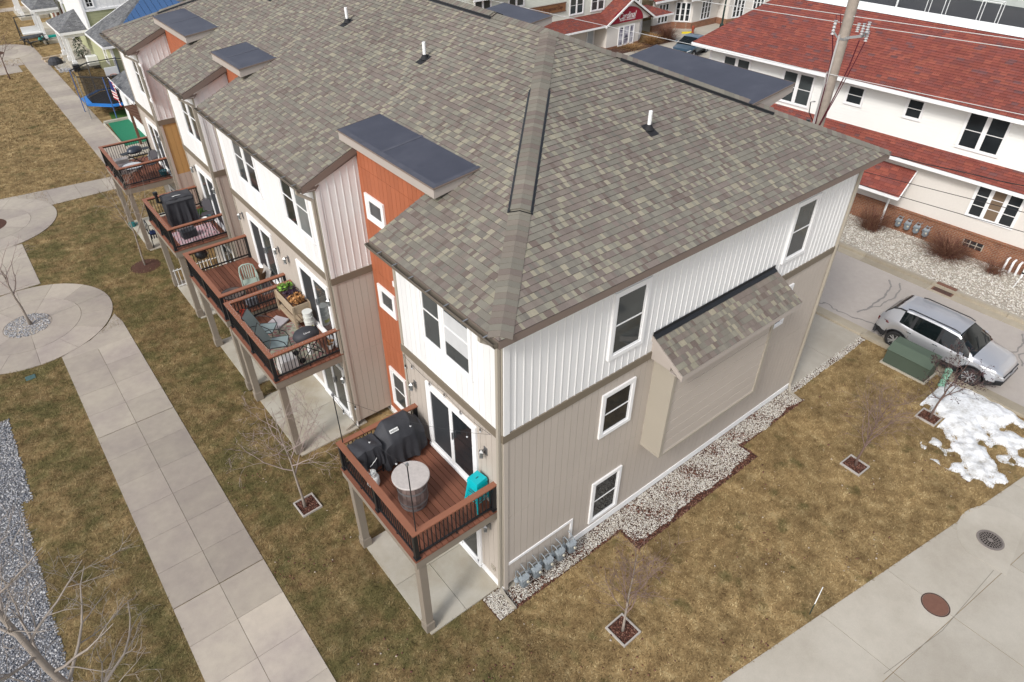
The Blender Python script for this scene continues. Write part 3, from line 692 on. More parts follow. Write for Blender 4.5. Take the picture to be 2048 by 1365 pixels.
for k,(y,lb) in enumerate(DECKS):
    if k==0: d=deck0; d['label']=lb; d['group']='raised wooden decks along the row house'
    else: d=dup(deck0,(0.04*(k>0),y,0),label=lb,group='raised wooden decks along the row house')
    if k>2: d.scale=(.95,.93,1)
# ---------------------------------------------------------------- ground, paths, road
def ground():
    m=MB(); m.poly([(-150,-120,0),(17.62,-120,0),(17.62,260,0),(-150,260,0)]); m.poly([(23.3,-120,0),(260,-120,0),(260,260,0),(23.3,260,0)])
    struct(m.build('ground',GRASS),'dormant lawn and bare ground')
    m=MB(); m.poly([(17.62,-120,-.01),(23.3,-120,-.01),(23.3,260,-.01),(17.62,260,-.01)]); struct(m.build('road',ROAD),'concrete side street')
    # kerbs: gutter pan plus raised lip
    for nm,x,s in (('near',17.62,1),('far',23.3,-1)):
        m=MB(); y=-60
        while y<120:
            m.t=random.uniform(-.6,.6)
            lip=.12
            if nm=='near' and 0.1<y<30: lip=.02
            m.box((x-.15*s,y,-.05),(x+.02*s,y+2.98,lip)); m.box((x+.02*s,y,-.05),(x+.48*s,y+2.98,.002)); y+=3.
        struct(m.build('kerb',CURB),'concrete kerb and gutter')
    # crack sealant on the street
    def squig(pts,w,n=24):
        m=MB(); P=[]
        for (a,b) in zip(pts,pts[1:]):
            for i in range(n//len(pts)+3): t=i/(n//len(pts)+3); P.append((a[0]+(b[0]-a[0])*t+random.uniform(-.02,.02)+.05*math.sin(9*t),a[1]+(b[1]-a[1])*t+random.uniform(-.02,.02)+.05*math.cos(7*t)))
        P.append(pts[-1])
        for i,(a,b) in enumerate(zip(P,P[1:])):
            dx,dy=b[0]-a[0],b[1]-a[1]; l=math.hypot(dx,dy)+1e-6; ww=w*1.4*random.uniform(.6,1.2)/2; nx,ny=-dy/l*ww,dx/l*ww
            z=-.005+.0002*(i%3); m.poly([(a[0]-nx,a[1]-ny,z),(b[0]-nx,b[1]-ny,z),(b[0]+nx,b[1]+ny,z),(a[0]+nx,a[1]+ny,z)])
        return m
    for pts,w in (([(18.9,.85),(20.3,.75),(21.6,.9),(22.3,1.3)],.06),([(19.6,.7),(20.6,.5),(21.7,.55),(22.4,.9)],.045),([(18.2,2.4),(18.5,2.0),(18.35,1.4),(18.6,.3),(18.7,-.9)],.05),([(20.2,-4.6),(20.9,-4.1),(21.6,-4.2),(22.6,-3.9)],.05),([(20.4,-4.7),(21.,-4.35),(22.1,-4.5)],.045),([(18.8,-5.6),(20.2,-6.2),(21.8,-6.4)],.03)):
        struct(squig(pts,w).build('road_crack',SEAL),'dark sealed crack in the street')
    # driveway apron
    m=MB(); 
    for y0,y1 in ((-.05,3.0),(3.02,6.),(6.02,12.),(12.02,18)):
        for x0,x1 in ((12.8,15.3),(15.32,17.46)): m.t=random.uniform(-.5,.5); m.box((x0,y0,-.05),(x1,y1,.03))
    struct(m.build('driveway',CONCR),'concrete driveway apron beside the row house')
    # alley pavement, lower right
    def ed(x): return -4.93-(x-2.5)*.154
    m=MB(); xs=[-6,-2.6,.4,2.6,5.82,8.35,11.1,14.2,17.6,24]
    for a,b in zip(xs,xs[1:]):
        m.t=random.uniform(-.6,.6); gut=lambda x:-7.25-.1*(x-5.3)
        m.ext([(a,ed(a),-.06),(a,gut(a),-.06),(b-.012,gut(b),-.06),(b-.012,ed(b),-.06)],(0,0,.072))
        m.t=random.uniform(-.5,.1); m.ext([(a,gut(a)-.012,-.06),(a,-16,-.06),(b-.016,-16,-.06),(b-.016,gut(b)-.012,-.06)],(0,0,.072))
    struct(m.build('pavement',CONCR),'pale concrete alley pavement')
    # apron with rounded end round the storm grate
    m=MB(); pts=[(10.62,-7.9)]+[(11.75+1.02*math.cos(a)*1.15,-7.1+.82*math.sin(a)) for a in [R(200-12*i) for i in range(18)]]+[(12.95,-7.55)]
    m.t=.25; m.prism(pts,0.0,.018); struct(m.build('pavement_patch',CONCR),'rounded concrete patch round the storm grate')
    m=MB()
    for (a,b) in (((5.6,-7.19),(7.75,-7.55)),((7.75,-7.55),(10.55,-7.62))):
        m.poly([(a[0],a[1]-.006,.0145),(b[0],b[1]-.006,.0145),(b[0],b[1]+.006,.0145),(a[0],a[1]+.006,.0145)])
    struct(m.build('pavement_joint',JOINT),'dark joint in the pavement')
    # main path, panels two wide
    m=MB(); ys=[-9+1.26*k-.035 for k in range(0,26)]
    for k,(a,b) in enumerate(zip(ys,ys[1:])):
        e=.03 if k in (10,16) else .008
        for x0,x1 in ((-6.79,-5.63),(-5.62,-4.44)):
            m.t=random.uniform(-.5,.5)-(.8 if 5<b<13 else 0)+(1.1 if b<4.3 else 0); top=.02+random.uniform(0,.003)
            if b<18.3: m.box((x0,a,-.08),(x1,b-e,top))
    m.t=0; m.ext([(-6.79,17.35,-.08),(-4.44,17.35,-.08),(-4.44,18.62,-.08),(-4.56,19.42,-.08),(-5.0,18.75,-.08),(-5.7,18.12,-.08),(-6.79,17.66,-.08)],(0,0,.10))
    struct(m.build('path',CONC),'wide concrete path of two rows of panels')
    def plaza(cx,cy,n=14,rot=.2):
        m=MB()
        for r0,r1,nn in ((.84,1.86,n//2),(1.872,3.0,n)):
            for k in range(nn):
                a0=2*PI*k/nn+rot; a1=2*PI*(k+1)/nn+rot-.012/r1; q=8
                pts=[(cx+r1*math.cos(a0+(a1-a0)*i/q),cy+r1*math.sin(a0+(a1-a0)*i/q)) for i in range(q+1)]+[(cx+r0*math.cos(a1+(a0-a1)*i/q),cy+r0*math.sin(a1+(a0-a1)*i/q)) for i in range(q+1)]
                m.t=random.uniform(-.5,.5); m.prism(pts,-.08,.028)
        struct(m.build('plaza',CONC),'round concrete plaza with a tree bed in the middle')
        b=MB(); b.lathe([(.0001,.03),(.5,.028),(.83,.02)],(cx,cy,0),28); struct(b.build('tree_bed_soil',SOIL if cy>25 else CONC),'tree bed in the middle of the plaza')
    for cx,cy in ((-7.4,20.65),(-7.45,31.0),(-2.6,65.5)): plaza(cx,cy)
    m=MB()
    y=23.72
    while y<28: m.t=random.uniform(-.5,.5); m.box((-8.6,y,-.08),(-6.42,min(y+1.4,28.05),.02)); y+=1.41
    x=-7.
    while x<-1.2: m.t=random.uniform(-.5,.5); e=min(x+1.3,-1.1); q=lambda x:33.4-(x+1.1)*.11; m.ext([(x,31.65,-.08),(e,31.65,-.08),(e,q(e),-.08),(x,q(x),-.08)],(0,0,.1)); x+=1.31
    struct(m.build('path',CONC),'concrete path joining the round plazas')
    m=MB(); y=30.5
    while y<66: m.t=random.uniform(-.4,.4); m.box((-1.08,y,-.08),(.47,y+1.49,.021)); y+=1.5
    for k in range(8): m.t=random.uniform(-.4,.4); m.box((-7.5+.95*k*.9,58.4,-.08),(-7.5+.95*k*.9+.845,60.5,.02)) if -7.5+.95*k*.9<-1.9 else None
    m.box((-3.4,60.51,-.08),(-1.1,62.7,.02)); m.box((-4.3,68.3,-.08),(-2.6,95,.02)); m.t=.3; m.box((-30,82.5,-.08),(40,84.3,.03))
    struct(m.build('path',CONC),'long concrete path running on past the houses')
    # patios under the decks
    for y0,y1,x0 in ((.2,3.54,-2.1),(7.6,10.95,-2.03),(11.7,15.0,-2.0),(16.9,20.2,-1.95),(23.7,27.2,-1.95)):
        m=MB(); md=(x0)/2
        for a,b in ((x0,md-.006),(md+.006,-.03)):
            for c,e in ((y0,(y0+y1)/2-.006),((y0+y1)/2+.006,y1)): m.t=random.uniform(-.3,.3); m.box((a,c,-.08),(b,e,.045))
        struct(m.build('patio',CONCP),'concrete patio slab under a deck')
    # beyond the street: gravel bed ground, parking by the shops
    m=MB(); m.box((23.62,-30,-.05),(27.1,12.,.035)); struct(m.build('bed_soil',mat('gravel_base',(.36,.33,.28),.9,.2,6.)),'gravel bed along the brick wall')
    m=MB(); m.poly([(28,24,.012),(75,24,.012),(75,33.6,.012),(28,33.6,.012)]); m.poly([(46.2,33.6,.012),(75,33.6,.012),(75,40,.012),(46.2,40,.012)]); struct(m.build('pavement',CONCR),'paved yard in front of the shops')
    m=MB(); m.box((2.5,62,-.05),(6.,75.,.06)); m.box((1.0,57.3,-.05),(4.6,61.9,.04)); struct(m.build('patio',CONCP),'patio in front of the far houses')
    # putting green and turf near the last unit
    m=MB(); m.prism([(.55,37.6),(2.5,37.6),(2.7,42.3),(.75,42.3)],0,.03); struct(m.build('putting_green',mat('artificial_turf',(.016,.16,.085),.9,.15,8.)),'green artificial putting turf')
    m=MB(); m.box((.47,37.4,0),(.55,42.3,.12)); m.box((.5,35.7,0),(2.9,37.5,.05)); m.box((.55,42.3,0),(2.7,42.5,.16)); struct(m.build('turf_edging',CONCP),'pale edging round the putting turf')
    m=MB(); m.prism([(1.1,42.6),(3.2,42.5),(3.2,44.6),(1.3,44.4)],0,.025); struct(m.build('lawn',mat('green_turf',(.045,.12,.02),.9,.3,5.)),'bright green turf patch')
ground()
# ---------------------------------------------------------------- scattered stuff (numpy)
PX=[]  # zones without grass: ('r',x0,y0,x1,y1) / ('c',cx,cy,r)
ZON=[('r',-6.8,-10,-4.43,18.3),('c',-7.4,20.65,3.0),('c',-7.45,31.,3.0),('c',-2.6,65.5,3.),('r',-8.6,23.7,-6.4,28.1),('r',-4.5,31.7,-1.1,33.6),('r',-1.1,30.5,.48,67),('r',-7.6,58.4,-1,60.5),('r',-.02,-.02,12.8,27.0),
 ('r',-2.1,.2,0,3.54),('r',-2.03,7.6,0,10.95),('r',-2,11.7,0,15),('r',-1.95,16.9,0,20.2),('r',-1.95,23.7,0,27.2),('r',.5,35.6,3,44.5),('r',12.8,-.05,17.7,30),
 ('r',-.58,-.57,0,.2),('r',0,-.52,12.6,0),('r',3.7,-1.26,9.1,0),('r',9,-.7,12.6,0),('r',12.5,-.28,17.5,0),('r',-30,10.9,-8.86,15.2),('r',-30,-10,-9.2,10.9),('r',17.45,-90,60,90),('r',1.0,57.,9,90)]
BEDS=[(-2.72,5.72),(1.63,-2.64),(11.1,-3.37),(15.02,-3.79)]
for bx,by in BEDS: ZON.append(('r',bx-.3,by-.33,bx+.3,by+.33))
def ok(x,y,pad=0.):
    k=np.ones(len(x),bool)
    for z in ZON:
        if z[0]=='r': k&=~((x>z[1]+pad)&(x<z[3]-pad)&(y>z[2]+pad)&(y<z[4]-pad))
        else: k&=~((x-z[1])**2+(y-z[2])**2<(z[3]-pad)**2)
    k&=~(y<-4.93-(x-2.5)*.154+pad*.5)
    return k
def blades(x0,y0,x1,y1,dens,ln,wd,name):
    n=int((x1-x0)*(y1-y0)*dens); x=rng.uniform(x0,x1,n); y=rng.uniform(y0,y1,n); k=ok(x,y,rng.uniform(-.04,.02,n)); x,y=x[k],y[k]; n=len(x)
    a=rng.uniform(0,2*PI,n); l=ln*rng.uniform(.5,1.4,n); h=l*rng.uniform(.15,.8,n); w=wd*rng.uniform(.6,1.4,n)
    dx,dy=np.cos(a),np.sin(a); V=np.empty((n,3,3)); 
    V[:,0]=np.stack([x-dy*w,y+dx*w,np.full(n,-.004)],1); V[:,1]=np.stack([x+dy*w,y-dx*w,np.full(n,-.004)],1); V[:,2]=np.stack([x+dx*l,y+dy*l,h],1)
    o=arr_mesh(name,V.reshape(-1,3),np.arange(3*n).reshape(-1,3),GRASS,rng.uniform(-.75,.75,n))
    o['kind']='stuff'; o['label']='short dormant lawn grass, tan with green patches'; o['category']='grass'; return o
blades(-9.4,-3,-.0,20,1000,.07,.010,'grass'); blades(-.6,-6.7,17.5,0,1100,.065,.010,'grass')
blades(-10,20,1,40,330,.085,.013,'grass'); blades(-10,40,3,84,110,.12,.022,'grass'); blades(-9.4,-3,-4,8,500,.045,.007,'grass')
def stones(name,inside,x0,y0,x1,y1,n,r0,r1,m,z0=0,tone=None,flat=.6,label='',cat='gravel',lone=True):
    x=rng.uniform(x0,x1,n); y=rng.uniform(y0,y1,n); k=inside(x,y); x,y=x[k],y[k]; n=len(x)
    P=np.array([(1,0,0),(-1,0,0),(0,1,0),(0,-1,0),(0,0,1),(0,0,-1)],float); F=np.array([(0,2,4),(2,1,4),(1,3,4),(3,0,4),(2,0,5),(1,2,5),(3,1,5),(0,3,5)])
    r=rng.uniform(r0,r1,(n,1,1))*rng.uniform(.72,1.2,(n,1,3)); V=P[None]*r; V=V*rng.uniform(.8,1.2,(n,6,1)); V[:,:,2]*=flat
    a=rng.uniform(0,2*PI,n); c,s=np.cos(a)[:,None],np.sin(a)[:,None]
    t=rng.uniform(-.5,.5,(n,1)); xx,zz=V[:,:,0].copy(),V[:,:,2].copy(); V[:,:,0]=xx*np.cos(t)-zz*np.sin(t); V[:,:,2]=xx*np.sin(t)+zz*np.cos(t)
    xx,yy=V[:,:,0].copy(),V[:,:,1].copy(); V[:,:,0]=xx*c-yy*s+x[:,None]; V[:,:,1]=xx*s+yy*c+y[:,None]; V[:,:,2]+=z0+rng.uniform(0,.018,(n,1))
    Fa=(F[None]+6*np.arange(n)[:,None,None]).reshape(-1,3)
    tn=np.repeat(rng.uniform(0,1,n) if tone is None else tone(x,y,n),8)
    o=arr_mesh(name,V.reshape(-1,3),Fa,m,tn); o['kind']='stuff'; o['label']=label; o['category']=cat; return o
def strip(x,y):
    w=.05*np.sin(x*2.3)+.03*np.sin(x*7.1)
    return (y<-.02)&(((x>-.0)&(x<3.75)&(y>-.52+w*.4))|((x>=3.75)&(x<9.0)&(y>-1.12+w))|((x>=9.)&(x<12.4)&(y>-.66+w))|((x>=12.4)&(x<17.4)&(y>-.28+w*.3)))
def strip2(x,y):   # whole bed incl. bark edge
    return (y<-.02)&(((x>.0)&(x<3.7)&(y>-.56))|((x>=3.65)&(x<9.1)&(y>-1.28))|((x>=9.1)&(x<12.5)&(y>-.72)))
m=MB()
for q in ((0,-.56,3.66,0),(3.66,-1.28,9.1,0),(9.1,-.72,12.55,0)): m.poly([(q[0],q[1],.006),(q[2],q[1],.006),(q[2],q[3],.006),(q[0],q[3],.006)])
m.poly([(-.58,-.57,.006),(0,-.57,.006),(0,.19,.006),(-.58,.19,.006)]); m.poly([(12.55,-.26,.006),(17.45,-.26,.006),(17.45,-.06,.006),(12.55,-.06,.006)])
struct(m.build('bed_soil',SOIL),'bark covered bed along the house wall')
_n=lambda x,y:np.sin(x*1.9+1)*np.sin(y*5+x)*.5+np.sin(x*5.3+y*3)*.5
stones('gravel',lambda x,y:strip(x,y)&(_n(x,y)+rng.uniform(-.9,.9,len(x))>-.85),0,-1.3,17.45,0,46000,.012,.025,STONE,.012,label='pale river gravel strip beside the taupe wall')
stones('bark_mulch',lambda x,y:strip2(x,y)&((_n(x,y)+rng.uniform(-.7,.7,len(x))<-.45)|~strip(x,y)),0,-1.3,12.55,0,16000,.012,.036,CHIP,.012,flat=.25,label='red brown bark mulch showing through the gravel strip',cat='mulch')
stones('gravel',lambda x,y:(x>-.55)&(x<-.03),-.57,-.55,0,.17,1500,.011,.022,STONE,.012,label='gravel pocket at the foot of the downspout by the patio')
stones('gravel',lambda x,y:(x<-8.86)&(y>10.9)&(y<15.2)|(x<-9.15-.0*y)&(y<=10.9),-10.4,2.2,-8.8,15.25,12000,.02,.042,STONEG,.0,label='grey blue gravel bed at the left edge')
m=MB(); m.poly([(-14,11,.004),(-8.9,11,.004),(-8.9,15.15,.004),(-14,15.15,.004)]); m.poly([(-14,0,.004),(-9.2,0,.004),(-9.2,11,.004),(-14,11,.004)]); struct(m.build('bed_soil',mat('grey_grit',(.13,.13,.135),.9,.2,9.)),'grey gravel bed')
stones('gravel',lambda x,y:(x-26.95)+.04*(y-2)<0,23.7,-8,27.,8.5,15000,.022,.05,STONE,.03,label='pale gravel bed between kerb and brick wall')
stones('gravel',lambda x,y:(x+7.4)**2+(y-20.65)**2<.8**2,-8.3,19.8,-6.5,21.5,1500,.02,.045,STONEG,.025,label='grey stones in the round tree bed',tone=lambda x,y,n:rng.uniform(.3,1,n))
stones('gravel',lambda x,y:(y>0),.7,56.2,2.,58.6,500,.04,.08,STONEG,.0,label='grey stones beside the far porch',tone=lambda x,y,n:rng.uniform(.4,1,n))
stones('leaf_litter',lambda x,y:ok(x,y,.03)&(np.sin(x*1.3)*np.sin(y*1.7+1)+rng.uniform(-1,1,len(x))>.75),-4.4,-6,17,8,9000,.012,.034,LEAFB,.02,flat=.2,tone=lambda x,y,n:rng.choice([.1,.3,.4,.6,.95],n),label='fallen leaf scraps on the lawn',cat='leaf litter')
# ---------------------------------------------------------------- trees and shrubs
def tree(name,label,loc,h,trunk_h,r,seed,mt=None,mw=None,lean=(0,0),n1=7,spread=.55,leaves=0,leafm=None,group=None,up=.75,twigs=5,rt=.0035,cat='tree',deep=0,sc=1.):
    rs=random.Random(seed); t=thing(name,label,cat,loc,0,group)
    tr=MB(); cr=MB(); lv=MB()
    def rv(): return Vector((rs.uniform(-1,1),rs.uniform(-1,1),rs.uniform(-1,1)))
    pts=[]; p=Vector((0,0,-.05)); d=Vector((lean[0],lean[1],1)).normalized(); k=8; rr=[]
    for i in range(k+1):
        f=i/k; pts.append(p.copy()); rr.append(r*(1-.86*f)); p=p+d*((h+.05)/k)+rv()*.02*h*.3; d=(d+rv()*.04).normalized()
    rr[0]*=1.35; tr.tube(pts,rr,7)
    def branch(mb,p,d,l,r,lev,n=6):
        P=[p.copy()]; Rr=[r]
        for i in range(n):
            d=(d+rv()*(.16+.05*lev)+Vector((0,0,.10 if lev<2 else .02))).normalized(); p=p+d*l/n; P.append(p.copy()); Rr.append(max(r*(1-.8*(i+1)/n),rt*.6))
        mb.tube(P,Rr,5 if lev<2 else 3,cap=False)
        if lev<3+deep:
            m_=twigs if lev==1 else (max(2,twigs-2) if lev<3 else 2)
            for j in range(m_):
                i=rs.randint(1,n-1); a=(P[i]-P[i-1]).normalized(); s=a.cross(rv()).normalized(); q=(a*rs.uniform(.6,1.)+s*rs.uniform(.5,1.)).normalized()
                branch(cr,P[i],q,l*rs.uniform(.35,.6),max(Rr[i]*.6,rt),lev+1,4)
        if leaves and lev>=2:
            for j in range(leaves):
                q=P[rs.randint(1,n)]+rv()*.03; a=rv().normalized(); b=a.cross(rv()).normalized(); w=rs.uniform(.016,.034)
                lv.t=rs.uniform(-1,1); lv.poly([q-a*w,q+b*w*.6,q+a*w,q-b*w*.6])
    for j in range(n1):
        f=(trunk_h/h)+(1-trunk_h/h)*(j/n1)**1.0*.85; z=f*k; i=min(int(z),k-1); q=pts[i].lerp(pts[i+1],z-i); a=j*2.4+rs.uniform(-.4,.4)
        dd=Vector((math.cos(a)*spread,math.sin(a)*spread,up)).normalized()
        branch(cr,q,dd,(h-trunk_h)*sc*rs.uniform(.62,.85)*(1.05-.55*(j/n1)),r*(.5-.3*j/n1)*(.6 if h>8 else 1),1)
    tr.build('trunk',mt or BARK,t,smooth=True); c=cr.build('crown',mw or TWIG,t,smooth=True)
    if leaves: lv.build('leaves',leafm or LEAFD,c)
    return t
tree('sapling','bare sapling with a pale trunk in the square wooden frame beside the near patio',(-2.8,5.73,0),3.9,1.35,.042,11,lean=(-.0,.02),n1=11,spread=.85,up=.62,twigs=5,rt=.005,deep=1)
tree('sapling','bare thin sapling in the wooden frame nearest the bottom of the photo',(1.62,-2.64,0),2.9,.75,.036,5,mt=BARK,mw=TWIGR,n1=16,spread=.5,up=.85,twigs=5,rt=.005)
tree('sapling','bare reddish sapling in the middle of the brown lawn, in a low wooden frame',(11.12,-3.38,0),3.1,.8,.036,8,mt=BARKD,mw=TWIGR,n1=16,spread=.5,up=.85,twigs=5,rt=.0058)
tree('sapling','sapling with dark dried leaves and berries beside the snow patch',(15.05,-3.83,0),2.6,.75,.04,21,mt=BARKD,mw=BARKD,n1=12,spread=.95,up=.45,twigs=5,leaves=5,rt=.004)
tree('plaza_tree','young bare tree in the round stone bed of the nearest plaza',(-7.3,20.65,0),3.6,1.5,.06,4,n1=8,spread=.75,twigs=4,rt=.006)
tree('sapling','bare silvery sapling in a bark mulch ring near the far decks',(-2.5,22.5,0),4.4,1.5,.04,9,lean=(-.02,0),n1=9,spread=.65,twigs=4,mw=BARK,rt=.006)
tree('young_tree','bare young tree at the far left corner of the lawn by the path crossing',(-2.6,57.,0),4.4,1.4,.05,14,n1=7,spread=.6,up=.7,twigs=4,rt=.011,mt=BARKD,mw=BARKD)
tree('street_tree','large bare tree whose grey limbs reach into the bottom left corner',(-8.05,.1,0),9.4,4.6,.115,3,n1=18,spread=.95,up=.42,twigs=5,rt=.004,mw=BARK,deep=1,sc=.52)
m=MB(); m.lathe([(.0001,.05),(.35,.04),(.62,.004)],(-2.5,22.45,0),20); struct(m.build('tree_bed_soil',SOIL),'bark mulch ring round a sapling')
def planter_frames():
    for k,(bx,by) in enumerate(BEDS):
        lb=['square wooden edging frame round the sapling beside the near patio','square wooden edging frame round the sapling nearest the bottom of the photo','square wooden edging frame round the sapling in the middle of the brown lawn','square wooden edging frame at the edge of the snow patch'][k]
        t=thing('tree_frame',lb,'edging frame',(bx,by,0),R([2,1,-2,0][k]),'wooden frames round the saplings'); w=.30; v=.32; hh=.07
        m=MB(); m.box((-w,-v,-.02),(-w+.035,v,hh)); m.box((w-.035,-v,-.02),(w,v,hh)); m.box((-w+.036,-v,-.02),(w-.036,-v+.035,hh-.002)); m.box((-w+.036,v-.035,-.02),(w-.036,v,hh-.002)); m.build('edging',WOODG,t)
        m=MB(); m.poly([(-w+.03,-v+.03,.02),(w-.03,-v+.03,.02),(w-.03,v-.03,.02),(-w+.03,v-.03,.02)]); s=m.build('mulch',SOIL,t)
        o=stones('bark_chips',lambda x,y:x==x,-w+.05,-v+.05,w-.05,v-.05,420,.012,.03,CHIP,.022,flat=.3); o.parent=t
        for p in ('label','category'): del o[p]
        o['kind']='stuff'
planter_frames()
def shrub(name,label,loc,rad,h,n,m,seed,cat='shrub',w=.006,group=None,bend=.5,zmin=.35):
    r=np.random.default_rng(seed); a=r.uniform(0,2*PI,n); e=r.uniform(zmin,1.3,n); l=h*r.uniform(.55,1.08,n)
    V=np.empty((n,2,3,3)); bx,by=r.normal(0,rad*.18,n),r.normal(0,rad*.18,n)
    dx,dy,dz=np.cos(a)*np.cos(e)*rad/h*1.4,np.sin(a)*np.cos(e)*rad/h*1.4,np.sin(e)
    mx=np.stack([bx+dx*l*.5,by+dy*l*.5,dz*l*.55],1); ex=np.stack([bx+dx*l+r.normal(0,.04*h,n),by+dy*l+r.normal(0,.04*h,n),dz*l*(1-bend*.2)],1); b=np.stack([bx,by,np.zeros(n)],1)
    s=np.stack([-np.sin(a)*w,np.cos(a)*w,np.zeros(n)],1)
    V[:,0,0]=b-s; V[:,0,1]=b+s; V[:,0,2]=mx+s; V[:,1,0]=mx-s*.8; V[:,1,1]=mx+s*.8; V[:,1,2]=ex
    t=thing(name,label,cat,loc,0,group)
    o=arr_mesh('stems',V.reshape(-1,3),np.arange(6*n).reshape(-1,3),m,np.repeat(np.clip(r.uniform(0,1,n),0,1),2)); o.parent=t
    return t
shrub('shrub','bare twiggy shrub against the brick wall behind the row house corner',(26.0,4.2,.03),.95,1.3,900,SHRUB,1,w=.009,bend=.15)
shrub('shrub','widest red brown shrub in the gravel bed, in front of the gas meters on brick',(26.35,.75,.03),1.15,1.1,1300,SHRUB,2,zmin=.12,w=.010,bend=.15)
shrub('shrub','smallest shrub, thin and wispy, in the gravel bed beside the white pipes',(26.35,-1.25,.03),.7,.8,350,SHRUB,3,w=.008,bend=.1)
# ---------------------------------------------------------------- things on and under the decks
def cover(parent,xs,half,hgt,hem,seed,name='cover',m=None,flat=False):
    """cloth over a grill: sections along x; half(s)->(front,back) y, hgt(s)->top z"""
    r=random.Random(seed); mb=MB(); rows=[]; n=len(xs); ph=[r.uniform(0,6) for _ in range(6)]
    for i,x in enumerate(xs):
        s=i/(n-1); f,b=half(s); h=hgt(s); row=[]
        for j in range(19):
            t=j/18
            if flat: K=[(0,f-.03-.02*math.sin(9*s+ph[0]),hem(s)),(.3,f,h*.9),(.35,f+.03,h),(.65,b-.03,h),(.7,b,h*.9),(1,b,hem(s))]
            else: K=[(0,f-.09-.03*math.sin(9*s+ph[0]),hem(s)),(.32,f,h*.66),(.36,f+.02,h*.72),(.52,f+(b-f)*.60,h),(.62,f+(b-f)*.86,h-.01),(.68,b,h*.86),(1,b+.03,hem(s))]
            y=float(np.interp(t,[q[0] for q in K],[q[1] for q in K])); z=float(np.interp(t,[q[0] for q in K],[q[2] for q in K]))
            wv=(.030*math.sin(19*s+1.5*t+ph[1])+.022*math.sin(37*s-2*t+ph[2]))*max(.12,(abs(t-.5)-.12)*2.2)+.006*math.sin(18*t+ph[3]+12*s)
            y+=wv*1.3; z+=.012*math.sin(13*s+11*t+ph[4])
            row.append(mb.p((x+.012*math.sin(20*t+ph[5]+5*s),y,z)))
        rows.append(row)
    for A,B in zip(rows,rows[1:]):
        for j in range(18): mb.fi((A[j],B[j],B[j+1],A[j+1]))
    for e,rw in ((0,rows[0]),(1,rows[-1])):
        sx=-1 if e==0 else 1
        for a in range(9):
            q=(rw[a],rw[a+1],rw[17-a],rw[18-a]); mb.fi(q if e else q[::-1])
    return mb.build(name,m or COVER,parent,smooth=24)
